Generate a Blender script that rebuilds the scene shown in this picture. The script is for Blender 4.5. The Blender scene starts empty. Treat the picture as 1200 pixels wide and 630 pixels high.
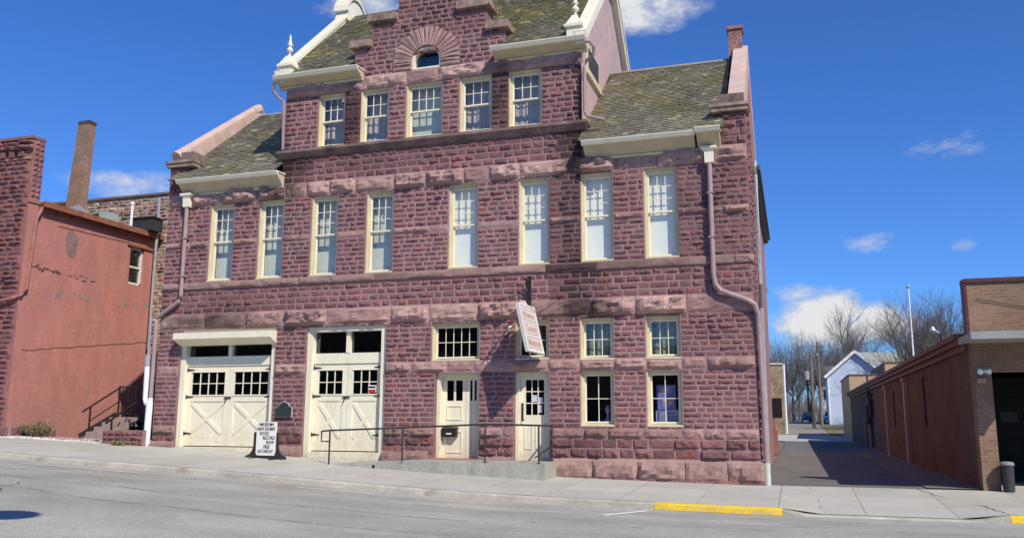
import bpy, math, random
from math import radians, sin, cos, pi, sqrt, atan2
from mathutils import Vector, Matrix, noise
random.seed(7)
R = random.random
def U(a, b): return a + (b - a) * R()
scene = bpy.context.scene
COL = scene.collection
ROOT = {}

# ------------------------------------------------------------------ helpers
def lerp(a, b, t): return a + (b - a) * t
def smooth(t): t = max(0., min(1., t)); return t * t * (3 - 2 * t)
def mul(c, k): return (c[0] * k, c[1] * k, c[2] * k)
def mixc(a, b, t): return tuple(a[i] + (b[i] - a[i]) * t for i in range(3))
def nz(x, y=0., z=0.): return noise.noise(Vector((x, y, z)))

class MB:
    """collects faces of one mesh, with a colour per face"""
    def __init__(s): s.v = []; s.f = []; s.c = []; s.col = (1, 1, 1)
    def add(s, vs, fs, col=None):
        n = len(s.v); s.v += [tuple(v) for v in vs]
        for f in fs: s.f.append(tuple(i + n for i in f)); s.c.append(col or s.col)
    def quad(s, a, b, c, d, col=None): s.add([a, b, c, d], [(0, 1, 2, 3)], col)
    def box(s, x0, x1, y0, y1, z0, z1, col=None):
        s.hexa([(x0, y0, z0), (x1, y0, z0), (x1, y1, z0), (x0, y1, z0),
                (x0, y0, z1), (x1, y0, z1), (x1, y1, z1), (x0, y1, z1)], col)
    def hexa(s, p, col=None):
        s.add(p, [(3, 2, 1, 0), (4, 5, 6, 7), (0, 1, 5, 4), (1, 2, 6, 5), (2, 3, 7, 6), (3, 0, 4, 7)], col)
    def prism(s, pts, a, b, axis='x', col=None):
        """polygon pts in the two other axes, swept from a to b along axis"""
        def P(u, w, t):
            return {'x': (t, u, w), 'y': (u, t, w), 'z': (u, w, t)}[axis]
        n = len(pts)
        vs = [P(u, w, a) for u, w in pts] + [P(u, w, b) for u, w in pts]
        fs = [(i, (i + 1) % n, n + (i + 1) % n, n + i) for i in range(n)]
        fs += [tuple(range(n))[::-1], tuple(range(n, 2 * n))]
        s.add(vs, fs, col)
    def bar(s, a, b, w, h=None, col=None, up=(0, 0, 1)):
        """square bar from a to b"""
        h = h or w; a = Vector(a); b = Vector(b); d = (b - a).normalized(); up = Vector(up)
        if abs(d.dot(up)) > .99: up = Vector((0, 1, 0))
        r = d.cross(up).normalized() * w / 2; u = r.cross(d).normalized() * h / 2
        s.hexa([a - r - u, a + r - u, a + r + u, a - r + u, b - r - u, b + r - u, b + r + u, b - r + u], col)
    def tube(s, pts, r, n=8, col=None, caps=True):
        pts = [Vector(p) for p in pts]; m = len(pts)
        rr = r if isinstance(r, (list, tuple)) else [r] * m
        base = len(s.v); ref = Vector((.13, .21, 1)).normalized()
        for i, p in enumerate(pts):
            d = (pts[min(i + 1, m - 1)] - pts[max(i - 1, 0)]).normalized()
            q = ref if abs(d.dot(ref)) < .95 else Vector((1, 0, .1))
            a = d.cross(q).normalized(); b = a.cross(d)
            for k in range(n):
                t = 2 * pi * k / n; s.v.append(tuple(p + (a * cos(t) + b * sin(t)) * rr[i]))
        c = col or s.col
        for i in range(m - 1):
            for k in range(n):
                k2 = (k + 1) % n
                s.f.append((base + i * n + k, base + i * n + k2, base + (i + 1) * n + k2, base + (i + 1) * n + k)); s.c.append(c)
        if caps:
            s.f.append(tuple(base + k for k in range(n))[::-1]); s.c.append(c)
            s.f.append(tuple(base + (m - 1) * n + k for k in range(n))); s.c.append(c)
    def lathe(s, prof, cx, cy, n=14, col=None, sq=None):
        """profile of (radius, z)"""
        base = len(s.v); m = len(prof)
        for r, z in prof:
            for k in range(n):
                t = 2 * pi * k / n + (sq or 0)
                s.v.append((cx + r * cos(t), cy + r * sin(t), z))
        for i in range(m - 1):
            for k in range(n):
                k2 = (k + 1) % n
                s.f.append((base + i * n + k, base + i * n + k2, base + (i + 1) * n + k2, base + (i + 1) * n + k)); s.c.append(col or s.col)
        s.f.append(tuple(base + k for k in range(n))[::-1]); s.c.append(col or s.col)
        s.f.append(tuple(base + (m - 1) * n + k for k in range(n))); s.c.append(col or s.col)
    def xform(s, fn, start=0):
        s.v[start:] = [tuple(fn(*v)) for v in s.v[start:]]
    def build(s, name, mat, parent=None, loc=None, smooth_=False):
        me = bpy.data.meshes.new(name)
        off = Vector(loc) if loc is not None else (ROOT[parent.name] if parent else Vector((0, 0, 0)))
        me.from_pydata([(a - off.x, b - off.y, c - off.z) for a, b, c in s.v], [], s.f)
        at = me.color_attributes.new('Col', 'FLOAT_COLOR', 'CORNER')
        buf = []
        for f, c in zip(s.f, s.c): buf += [c[0], c[1], c[2], 1.] * len(f)
        at.data.foreach_set('color', buf)
        me.materials.append(mat)
        if smooth_: me.polygons.foreach_set('use_smooth', [True] * len(me.polygons))
        me.update()
        o = bpy.data.objects.new(name, me); COL.objects.link(o)
        if parent:
            o.parent = parent
            ROOT[o.name] = off
        else:
            o.location = off; ROOT[o.name] = off
        return o

def tag(o, label=None, cat=None, group=None, kind=None):
    if label: o['label'] = label
    if cat: o['category'] = cat
    if group: o['group'] = group
    if kind: o['kind'] = kind
    return o
def thing(name, loc, label, cat, group=None):
    o = bpy.data.objects.new(name, None); COL.objects.link(o); o.location = loc
    o.empty_display_size = .3; ROOT[o.name] = Vector(loc)
    return tag(o, label, cat, group)
def copy_tree(o, parent=None):
    c = o.copy(); COL.objects.link(c)
    if parent: c.parent = parent
    for ch in list(o.children): copy_tree(ch, c)
    return c

# ------------------------------------------------------------------ materials
def new_mat(name):
    m = bpy.data.materials.new(name); m.use_nodes = True
    nt = m.node_tree; b = nt.nodes['Principled BSDF']
    return m, nt, b
def N(nt, t, **kw):
    n = nt.nodes.new(t)
    for k, v in kw.items():
        if k in n.inputs: n.inputs[k].default_value = v
        else: setattr(n, k, v)
    return n
def L(nt, a, b): nt.links.new(a, b)
def ramp(nt, fac, stops):
    r = nt.nodes.new('ShaderNodeValToRGB'); e = r.color_ramp.elements
    while len(e) < len(stops): e.new(.5)
    for i, (p, c) in enumerate(stops):
        e[i].position = p; e[i].color = (c, c, c, 1) if isinstance(c, (int, float)) else (*c, 1)
    L(nt, fac, r.inputs[0]); return r.outputs[0]
def mixmul(nt, a, b, fac=1., mode='MULTIPLY'):
    m = nt.nodes.new('ShaderNodeMix'); m.data_type = 'RGBA'; m.blend_type = mode
    if isinstance(fac, (int, float)): m.inputs[0].default_value = fac
    else: L(nt, fac, m.inputs[0])
    for i, x in ((6, a), (7, b)):
        if hasattr(x, 'default_value') or hasattr(x, 'links'): L(nt, x, m.inputs[i])
        else: m.inputs[i].default_value = (*x, 1)
    return m.outputs[2]
def noise_tex(nt, vec, scale, detail=4, rough=.6):
    n = N(nt, 'ShaderNodeTexNoise', Scale=scale, Detail=detail, Roughness=rough); L(nt, vec, n.inputs['Vector'])
    return n.outputs['Fac']
def add_bump(nt, b, h, strength, dist=.02):
    bp = N(nt, 'ShaderNodeBump', Strength=strength, Distance=dist); L(nt, h, bp.inputs['Height']); L(nt, bp.outputs[0], b.inputs['Normal'])

def M(name, base=(1, 1, 1), rough=.8, var=.25, scale=3., fine=25., bump=.0, metal=0., use_col=False, dirt=None, spec=.3, stretch=None):
    """weathered surface: two scales of noise over a base or a per-face colour"""
    m, nt, b = new_mat(name)
    tc = nt.nodes.new('ShaderNodeTexCoord'); vec = tc.outputs['Object']
    if stretch:
        mp = N(nt, 'ShaderNodeMapping'); mp.inputs['Scale'].default_value = stretch; L(nt, vec, mp.inputs[0]); v1 = mp.outputs[0]
    else: v1 = vec
    n1 = ramp(nt, noise_tex(nt, v1, scale, 5), [(.3, 1 - var), (.7, 1 + var * .6)])
    n2f = noise_tex(nt, vec, fine, 3, .7)
    n2 = ramp(nt, n2f, [(.3, 1 - var * .7), (.7, 1 + var * .5)])
    if use_col:
        a = nt.nodes.new('ShaderNodeAttribute'); a.attribute_name = 'Col'; c = a.outputs['Color']
        c = mixmul(nt, c, base)
    else:
        c = mixmul(nt, base, (1, 1, 1))
    c = mixmul(nt, c, n1); c = mixmul(nt, c, n2)
    if dirt:
        d = ramp(nt, noise_tex(nt, v1, dirt[1], 6, .65), [(dirt[2], 0.), (dirt[2] + .15, 1.)])
        c = mixmul(nt, c, dirt[0], d, 'MIX')
    L(nt, c, b.inputs['Base Color'])
    b.inputs['Roughness'].default_value = rough; b.inputs['Metallic'].default_value = metal
    b.inputs['Specular IOR Level'].default_value = spec
    if bump: add_bump(nt, b, n2f, bump)
    return m

def brick_mat(name, c1, c2, mortar, bw=.22, bh=.075, mort=.008, bump=.4, stain=.3):
    m, nt, b = new_mat(name)
    tc = nt.nodes.new('ShaderNodeTexCoord'); sx = nt.nodes.new('ShaderNodeSeparateXYZ'); L(nt, tc.outputs['Object'], sx.inputs[0])
    ad = N(nt, 'ShaderNodeMath', operation='ADD'); L(nt, sx.outputs[0], ad.inputs[0]); L(nt, sx.outputs[1], ad.inputs[1])
    cb = nt.nodes.new('ShaderNodeCombineXYZ'); L(nt, ad.outputs[0], cb.inputs[0]); L(nt, sx.outputs[2], cb.inputs[1])
    br = N(nt, 'ShaderNodeTexBrick', Scale=1.); L(nt, cb.outputs[0], br.inputs['Vector'])
    br.inputs['Brick Width'].default_value = bw; br.inputs['Row Height'].default_value = bh; br.inputs['Mortar Size'].default_value = mort
    br.inputs['Color1'].default_value = (*c1, 1); br.inputs['Color2'].default_value = (*c2, 1); br.inputs['Mortar'].default_value = (*mortar, 1)
    n1 = ramp(nt, noise_tex(nt, tc.outputs['Object'], 1.1, 6), [(.3, 1 - stain), (.7, 1 + stain * .4)])
    n2 = ramp(nt, noise_tex(nt, tc.outputs['Object'], 40., 3), [(.3, .8), (.7, 1.15)])
    c = mixmul(nt, mixmul(nt, br.outputs['Color'], n1), n2)
    L(nt, c, b.inputs['Base Color']); b.inputs['Roughness'].default_value = .9; b.inputs['Specular IOR Level'].default_value = .2
    iv = N(nt, 'ShaderNodeMath', operation='SUBTRACT'); iv.inputs[0].default_value = 1; L(nt, br.outputs['Fac'], iv.inputs[1])
    add_bump(nt, b, iv.outputs[0], bump, .01)
    return m

def siding_mat(name, base, pitch=.11, var=.15, strength=.6, vary=None):
    m, nt, b = new_mat(name)
    tc = nt.nodes.new('ShaderNodeTexCoord'); sx = nt.nodes.new('ShaderNodeSeparateXYZ'); L(nt, tc.outputs['Object'], sx.inputs[0])
    dv = N(nt, 'ShaderNodeMath', operation='DIVIDE'); dv.inputs[1].default_value = pitch; L(nt, sx.outputs[2], dv.inputs[0])
    fr = N(nt, 'ShaderNodeMath', operation='FRACT'); L(nt, dv.outputs[0], fr.inputs[0])
    line = ramp(nt, fr.outputs[0], [(0., .55), (.12, 1.), (.9, 1.03), (1., .7)])
    n1 = ramp(nt, noise_tex(nt, tc.outputs['Object'], 2.5, 5), [(.3, 1 - var), (.7, 1 + var * .5)])
    c = mixmul(nt, mixmul(nt, base, line), n1)
    L(nt, c, b.inputs['Base Color']); b.inputs['Roughness'].default_value = .75
    add_bump(nt, b, fr.outputs[0], strength, .02)
    return m

def glass_mat(name, tint=(.92, .95, .94), refl=.07, rough=.02):
    m, nt, b = new_mat(name); nt.nodes.remove(b)
    out = nt.nodes['Material Output']
    tr = N(nt, 'ShaderNodeBsdfTransparent'); tr.inputs[0].default_value = (*tint, 1)
    gl = N(nt, 'ShaderNodeBsdfGlossy'); gl.inputs['Roughness'].default_value = rough; gl.inputs[0].default_value = (.9, .95, 1, 1)
    tc = nt.nodes.new('ShaderNodeTexCoord')
    bp = N(nt, 'ShaderNodeBump', Strength=.05, Distance=.05); L(nt, noise_tex(nt, tc.outputs['Object'], 2.2, 2), bp.inputs['Height']); L(nt, bp.outputs[0], gl.inputs['Normal'])
    lw = N(nt, 'ShaderNodeLayerWeight', Blend=.5)       # facing is the same from both sides of a pane
    pw = N(nt, 'ShaderNodeMath', operation='POWER'); pw.inputs[1].default_value = 4.; L(nt, lw.outputs['Facing'], pw.inputs[0])
    ad = N(nt, 'ShaderNodeMath', operation='MULTIPLY_ADD'); ad.inputs[1].default_value = .9; ad.inputs[2].default_value = refl; L(nt, pw.outputs[0], ad.inputs[0])
    mx = nt.nodes.new('ShaderNodeMixShader'); L(nt, ad.outputs[0], mx.inputs[0]); L(nt, tr.outputs[0], mx.inputs[1]); L(nt, gl.outputs[0], mx.inputs[2])
    L(nt, mx.outputs[0], out.inputs[0])
    return m

QUARTZ = M('quartzite', rough=.85, var=.22, scale=2.2, fine=22., bump=.35, use_col=True, spec=.25)
def low_grime(m, z0, z1, col):
    nt = m.node_tree; b = nt.nodes['Principled BSDF']; src = b.inputs['Base Color'].links[0].from_socket
    tc = nt.nodes.new('ShaderNodeTexCoord'); sx = nt.nodes.new('ShaderNodeSeparateXYZ'); L(nt, tc.outputs['Object'], sx.inputs[0])
    mr = N(nt, 'ShaderNodeMapRange'); mr.inputs['From Min'].default_value = z1; mr.inputs['From Max'].default_value = z0; L(nt, sx.outputs[2], mr.inputs['Value'])
    ml = N(nt, 'ShaderNodeMath', operation='MULTIPLY'); L(nt, mr.outputs[0], ml.inputs[0]); L(nt, ramp(nt, noise_tex(nt, tc.outputs['Object'], 5., 6, .7), [(.35, .15), (.65, .9)]), ml.inputs[1])
    L(nt, mixmul(nt, src, col, ml.outputs[0], 'MIX'), b.inputs['Base Color'])
CREAM = M('cream_paint', (.80, .75, .575), rough=.5, var=.08, scale=1.5, fine=18., spec=.35, dirt=((.62, .56, .42), 2.4, .60), stretch=(2.2, 1, .7))
low_grime(CREAM, .1, 1.1, (.52, .46, .34))
CREAM_TRIM = M('cream_trim', (.64, .56, .365), rough=.55, var=.12, scale=2.5, fine=18., spec=.3, dirt=((.42, .38, .28), 3.0, .62))
WHITE_TRIM = M('white_trim', (.77, .72, .57), rough=.55, var=.08, scale=2., fine=20., dirt=((.5, .47, .38), 4., .62))
SLATE = M('slate_shingles', rough=.85, var=.25, scale=5., fine=40., bump=.25, use_col=True, spec=.15)
PINK_SIDING = siding_mat('pink_siding', (.60, .41, .385), .12, .18, .9)
PINKWALL = M('pink_painted_wall', (.42, .22, .20), var=.2, scale=1.5, fine=12.)
COPING = M('sandstone_coping', (.55, .40, .35), rough=.85, var=.18, scale=2.5, fine=20., bump=.3, dirt=((.32, .22, .19), 2.2, .62))
CAPSTONE = M('weathered_capstone', (.36, .25, .20), rough=.9, var=.35, scale=3.5, fine=22., bump=.4, dirt=((.10, .08, .07), 3., .52))
STAINED = M('soot_stained_stone', (.24, .16, .14), rough=.9, var=.4, scale=2.2, fine=16., bump=.5, dirt=((.09, .07, .065), 1.6, .55))
MAUVE = M('mauve_metal', (.36, .255, .255), rough=.5, var=.14, scale=4., fine=30., spec=.4)
GALV = M('galvanised_metal', (.42, .44, .46), rough=.5, var=.2, scale=6., fine=40., metal=.4)
WHITEPIPE = M('white_pvc', (.82, .82, .86), rough=.4, var=.08, scale=4.)
BLACK = M('black_iron', (.022, .02, .02), rough=.5, var=.3, scale=8., spec=.4)
DARKRAIL = M('dark_painted_pipe', (.045, .038, .04), rough=.5, var=.3, scale=8., fine=60., spec=.4)
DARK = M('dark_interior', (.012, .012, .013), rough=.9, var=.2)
DIMROOM = M('dim_room', (.10, .105, .10), rough=.9, var=.3)
BLIND = M('pale_blind', (.88, .87, .81), rough=.8, var=.05, scale=1.2, fine=8.)
BLINDGREEN = M('green_shade', (.62, .66, .57), rough=.8, var=.1, scale=1.2, fine=8.)
CURTAIN = M('grey_curtain', (.50, .46, .45), rough=.9, var=.25, scale=3., stretch=(9, 1, .3))
CURTAINGREEN = M('dim_green_curtain', (.24, .29, .24), rough=.9, var=.5, scale=2., stretch=(9, 1, .3))
GLASS = glass_mat('window_glass')
GLASSDARK = glass_mat('dark_window_glass', (.30, .33, .32), .11)
STUCCO = M('red_painted_stucco', (.46, .19, .16), rough=.9, var=.15, scale=1.3, fine=7., bump=.7, dirt=((.37, .18, .155), .9, .53), stretch=(1, 1.6, .55))
low_grime(STUCCO, .0, 1.6, (.30, .17, .14))
PATCH = M('bare_mortar', (.30, .24, .21), rough=.95, var=.3, scale=4., fine=18., bump=.4)
RUST = M('rusty_flashing', (.30, .115, .07), rough=.8, var=.4, scale=4., fine=20., bump=.2)
RUBBLE = M('rubble_stone', rough=.9, var=.3, scale=3., fine=18., bump=.5, use_col=True)
CHIMB = brick_mat('chimney_brick', (.33, .185, .125), (.25, .135, .09), (.42, .32, .25), .21, .075)
TANB = brick_mat('tan_brick', (.30, .185, .118), (.235, .14, .088), (.30, .22, .165), .21, .075, stain=.2)
REDB = brick_mat('red_brown_brick', (.185, .108, .072), (.15, .084, .055), (.19, .135, .10), .21, .075)
BEIGE = M('beige_block', (.50, .34, .21), rough=.9, var=.1, scale=1.)
BROWNTRIM = M('brown_fascia', (.16, .075, .05), rough=.6, var=.25, scale=3.)
PINKPIPE = M('pink_downpipe', (.46, .29, .25), rough=.6, var=.12)
CONC = M('pale_concrete', (.47, .455, .41), rough=.9, var=.12, scale=1.2, fine=14., bump=.15, dirt=((.33, .31, .27), .9, .6))
RAMPCONC = M('ramp_concrete', (.38, .375, .325), rough=.9, var=.22, scale=2.2, fine=12., bump=.15, dirt=((.24, .21, .165), 1.5, .58), stretch=(1, 1, .35))
BLUESIDE = siding_mat('blue_siding', (.54, .65, .80), .18, .05, .4)
WOOD = M('weathered_pole', (.20, .16, .13), rough=.9, var=.3, scale=2., stretch=(4, 4, .4))
BARK = M('grey_bark', (.16, .135, .115), rough=.95, var=.3, scale=3.)
SIGNWHITE = M('sign_white', (.80, .78, .73), rough=.45, var=.06, scale=4.)
SIGNRED = M('sign_red_paint', (.55, .34, .31), rough=.6, var=.3, scale=9.)
SIGNPINK = M('sign_pink_paint', (.66, .49, .45), rough=.6, var=.2, scale=6.)
LETTER = M('black_letters', (.02, .02, .022), rough=.5, var=.1)
SOLIDDARK = M('dark_green_plaque', (.022, .04, .034), rough=.45, var=.3, scale=9., spec=.5)
GREENGUT = M('green_gutter', (.08, .11, .09), rough=.5, var=.2)

# ------------------------------------------------------------------ terrain
GX = [(-400, 4.), (-60, 1.5), (-40, 1.15), (-27, 1.0), (-23.5, .93), (-20, .82), (-17.7, .70), (-15, .57), (-12.5, .455), (-10, .32), (-7.5, .19), (-5, .085), (-2, .03), (0, 0), (400, 0)]
def G(x):
    for (a, za), (b, zb) in zip(GX, GX[1:]):
        if x <= b: return za + (zb - za) * (x - a) / (b - a)
    return 0.
def dip(x): return smooth((x - .35) / .75) * (1 - smooth((x - 3.7) / .7))
YK = -4.5
def HS(x, y):
    """height of the town's ground"""
    if y >= 0:
        g = G(x) * (1 - smooth((y - 15) / 30.)) if x < 0 else 0.
        return g + .0213 * (max(47., min(y, 108.)) - 47.)
    if y >= YK:
        return G(x) + .025 * y - .10 * dip(x) * min(1., y / YK)
    g = G(x) + .025 * YK - .125
    t = (-4.5 - y)
    if t < 14: return g + .17 * sin(pi * min(1, t / 14.))
    if t < 18.5: return g + .13 + .02 * (t - 14)
    return g + .2
def sheet(mb, xs, ys, fn, dz=0., col=None):
    n = len(xs); m = len(ys)
    vs = [(x, y, fn(x, y) + dz) for y in ys for x in xs]
    fs = [(j * n + i, j * n + i + 1, (j + 1) * n + i + 1, (j + 1) * n + i) for j in range(m - 1) for i in range(n - 1)]
    mb.add(vs, fs, col)
def rng(a, b, st):
    n = max(1, round((b - a) / st)); return [a + (b - a) * i / n for i in range(n + 1)]

def road_material():
    m, nt, b = new_mat('worn_asphalt')
    tc = nt.nodes.new('ShaderNodeTexCoord'); v = tc.outputs['Object']
    mp = N(nt, 'ShaderNodeMapping'); mp.inputs['Scale'].default_value = (.12, 1., 1.); L(nt, v, mp.inputs[0])
    st = ramp(nt, noise_tex(nt, mp.outputs[0], 1.3, 6, .6), [(.32, .90), (.68, 1.06)])
    pa = ramp(nt, noise_tex(nt, v, .5, 5, .6), [(.35, .86), (.65, 1.1)])
    sp = ramp(nt, noise_tex(nt, v, 55., 2, .8), [(.25, .62), (.75, 1.35)])
    sp2 = ramp(nt, noise_tex(nt, v, 14., 3, .8), [(.3, .87), (.7, 1.12)])
    sx = nt.nodes.new('ShaderNodeSeparateXYZ'); L(nt, v, sx.inputs[0])
    yy = N(nt, 'ShaderNodeMath', operation='MULTIPLY_ADD'); yy.inputs[1].default_value = -.1; yy.inputs[2].default_value = -.4
    wob = N(nt, 'ShaderNodeMath', operation='MULTIPLY_ADD'); wob.inputs[1].default_value = .5; L(nt, noise_tex(nt, v, .6, 4), wob.inputs[0]); L(nt, sx.outputs[1], wob.inputs[2]); L(nt, wob.outputs[0], yy.inputs[0])
    band = ramp(nt, yy.outputs[0], [(.0, .80), (.035, 1.04), (.16, .97), (.25, 1.05), (.36, .90), (.46, 1.04), (.62, .91), (.75, 1.03)])
    st = mixmul(nt, st, band)
    oil = ramp(nt, noise_tex(nt, v, 1.7, 6, .7), [(.60, 1.), (.70, .78)])
    st = mixmul(nt, st, oil)
    c = mixmul(nt, (.37, .357, .318), st); c = mixmul(nt, c, pa); c = mixmul(nt, c, sp); c = mixmul(nt, c, sp2)
    L(nt, c, b.inputs['Base Color']); b.inputs['Roughness'].default_value = .9; b.inputs['Specular IOR Level'].default_value = .2
    add_bump(nt, b, noise_tex(nt, v, 70., 2), .35, .01)
    return m
ROAD = road_material()
ASPHALT2 = M('alley_asphalt', (.155, .148, .138), rough=.9, var=.25, scale=.7, fine=35., bump=.2, dirt=((.20, .185, .17), .6, .56))
SOIL = M('dry_ground', (.20, .165, .115), rough=.95, var=.3, scale=.6, fine=8.)
DRYGRASS = M('dry_grass', (.20, .17, .09), rough=.95, var=.4, scale=2., fine=25., bump=.5)
KERBM = M('kerb_concrete', (.42, .385, .32), rough=.9, var=.22, scale=1.6, fine=14., bump=.2, dirt=((.24, .20, .15), 1.3, .56))
TARM = M('tar_crack', (.10, .098, .092), rough=.8, var=.2)
YELLOW = M('yellow_paint', (.74, .50, .035), rough=.75, var=.22, scale=5., fine=30., bump=.3, dirt=((.42, .37, .27), 9., .50))
LINEWHITE = M('white_line_paint', (.80, .80, .77), rough=.8, var=.15, scale=5., fine=30., dirt=((.42, .41, .38), 7., .62))

mb = MB()
sheet(mb, [-400, -200, -100, -60, -50, -40, -33, -27, -23.5, -20, -17.7, -15, -12.5, -10, -7.5, -5, -2, 0, 5, 12, 30, 60, 120, 250, 500],
      [-300, -120, -60, -40, -30, -23, -18.5, -14, -10, -7, -4.6], HS, -.3)
tag(mb.build('street_ground', SOIL), kind='structure')
mb = MB()
xsb = [-400, -200, -100, -60, -50, -40, -33, -27, -23.5, -20, -19.2]
sheet(mb, xsb, [-4.6, -4.4, -1, -.01, 0, 2.5, 6, 12, 20, 30, 45, 47, 60, 80, 95, 108, 120, 300, 900], HS, -.06)
sheet(mb, [-19.2, -17.7, -15, -12.5, -10, -7.5, -5, -2, 0, 5, 12, 30, 60, 120, 250, 500], [-4.6, -4.4, -1, -.01], HS, -.3)
sheet(mb, [-17.8, -15, -12.5, -10, -7.5, -5, -2, 0, 5, 12, 30, 60, 120, 250, 500], [-.01, 0, 2.5, 6, 12, 20, 30, 45, 47, 60, 80, 95, 108, 120, 300, 900], HS, -.06)
sheet(mb, [-19.2, -17.8], [6, 12, 20, 30, 45, 47, 60, 80, 95, 108, 120, 300, 900], HS, -.06)
tag(mb.build('ground', SOIL), kind='structure')

mb = MB()
xr = sorted(set(rng(-60, 30, 1.5) + rng(.3, 4.5, .2)))
sheet(mb, [-300, -150, -90] + xr + [60, 120, 300], rng(-18.5, -4.5, .7) + [-4.35], lambda x, y: HS(x, min(y, -4.5001)))
tag(mb.build('road', ROAD), kind='structure')

# sidewalk slabs with joints: one sheet of slabs on a darker bed
mb = MB()
random.seed(3)
for (y0, y1) in ((-4.30, -2.95), (-2.95, -1.55), (-1.55, .0)):
    x = -60.
    while x < 30:
        w = 1.55
        g = .0045; k = U(.92, 1.05); c = (k, k * U(.985, 1.0), k * U(.96, 1.0))
        dz = .004
        sheet(mb, [x + g] + ([x + w / 2] if .2 < x + w and x < 5 else []) + [x + w - g], [y0 + g, (y0 + y1) / 2, y1 - g], HS, dz, c)
        x += w
SIDEW = M('sidewalk_concrete', (.455, .44, .39), rough=.9, var=.10, scale=.9, fine=16., bump=.15, use_col=True, dirt=((.40, .375, .32), .8, .60))
tag(mb.build('sidewalk', SIDEW), kind='structure')
mb = MB(); sheet(mb, xr, [-4.4, -3, -1.5, -.0], HS, -.012)
tag(mb.build('sidewalk_joint_bed', M('joint_dirt', (.27, .25, .21), var=.3)), kind='structure')

# kerb
mb = MB()
for a, b in zip(xr, xr[1:]):
    if True:
        za, zb = HS(a, -4.5) + .006, HS(b, -4.5) + .006
        ra, rb = HS(a, -4.501) + .004, HS(b, -4.501) + .004
        k = U(.85, 1.08); cc = (k, k, k * .97)
        if .9 < a < 4.2: za = max(za, ra + .01); zb = max(zb, rb + .01)
        mb.add([(a, -4.30, za), (b, -4.30, zb), (b, -4.46, zb), (a, -4.46, za), (b, -4.50, zb - .03), (a, -4.50, za - .03), (b, -4.52, rb - .02), (a, -4.52, ra - .02)],
               [(3, 2, 1, 0), (5, 4, 2, 3), (7, 6, 4, 5)], cc)
        mb.quad((a, -4.52, ra), (a, -4.95, ra - .006), (b, -4.95, rb - .006), (b, -4.52, rb), mul(cc, .95))
tag(mb.build('kerb', M('kerb_stone', (.44, .415, .36), rough=.9, var=.22, scale=1.6, fine=14., bump=.2, use_col=True, dirt=((.26, .22, .165), 1.3, .56))), kind='structure')
# yellow painted kerb
def yellow(a0, a1):
    mb = MB(); xs = rng(a0, a1, .2)
    for a, b in zip(xs, xs[1:]):
        za, zb = HS(a, -4.5) + .011, HS(b, -4.5) + .011
        ra, rb = HS(a, -4.501) + .009, HS(b, -4.501) + .009
        if a > .2 and a < 4.: za = max(za, ra + .012); zb = max(zb, rb + .012)
        mb.add([(a, -4.29, za), (b, -4.29, zb), (b, -4.463, zb), (a, -4.463, za), (b, -4.505, zb - .03), (a, -4.505, za - .03), (b, -4.525, rb), (a, -4.525, ra)],
               [(3, 2, 1, 0), (5, 4, 2, 3), (7, 6, 4, 5)])
    return mb
m_ = yellow(-1.88, .52); n0 = yellow(4.32, 7.5)
m_.add(n0.v, n0.f)
tag(m_.build('kerb_yellow_paint', YELLOW), kind='structure')
# white parking lines
mb = MB()
def strip(mb, a, b, w):
    d = Vector((b[0] - a[0], b[1] - a[1])); n = Vector((-d.y, d.x)).normalized() * w / 2; k = max(1, int(d.length / .3))
    for i in range(k):
        p = Vector(a) + d * i / k; q = Vector(a) + d * (i + 1) / k
        mb.add([(v.x, v.y, HS(v.x, v.y) + .010) for v in (p - n, q - n, q + n, p + n)], [(0, 1, 2, 3)])
strip(mb, (-2.42, -6.75), (-1.92, -4.97), .13)
strip(mb, (-9.3, -5.42), (-7.55, -5.35), .1)
strip(mb, (-17.5, -5.6), (-13.3, -5.5), .09)
tag(mb.build('parking_line', LINEWHITE), kind='structure')
# tar cracks wandering over the road
mb = MB(); random.seed(11)
for (a, b, w) in (((-16, -8.4), (-4, -9.1), .035), ((-11.2, -10.4), (-2.2, -10.9), .03), ((-22, -6.9), (-12, -7.2), .03), ((-12.6, -9.4), (-10.4, -12.6), .028),
                  ((3.35, .0), (4.5, -4.4), .035), ((1.05, -.1), (1.2, -4.4), .022), ((-6, -7.1), (5, -7.4), .03), ((4.5, -4.9), (5.6, -7.2), .03), ((-20, -9.6), (-11, -10.2), .03)):
    k = 40; pts = []
    for i in range(k + 1):
        t = i / k; ph = a[0] * 3.1
        x = lerp(a[0], b[0], t); y = lerp(a[1], b[1], t)
        o = .22 * nz(t * 6, ph) + .07 * nz(t * 24, ph)
        d = Vector((b[0] - a[0], b[1] - a[1])).normalized(); pts.append((x - d.y * o, y + d.x * o))
    for p, q in zip(pts, pts[1:]):
        d = Vector((q[0] - p[0], q[1] - p[1])).normalized(); n = Vector((-d.y, d.x)) * w * U(.12, .38)
        mb.add([(v[0], v[1], HS(*v) + .009) for v in ((p[0] - n.x, p[1] - n.y), (q[0] - n.x, q[1] - n.y), (q[0] + n.x, q[1] + n.y), (p[0] + n.x, p[1] + n.y))], [(0, 1, 2, 3)])
tag(mb.build('road_crack', TARM), kind='structure')

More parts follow.
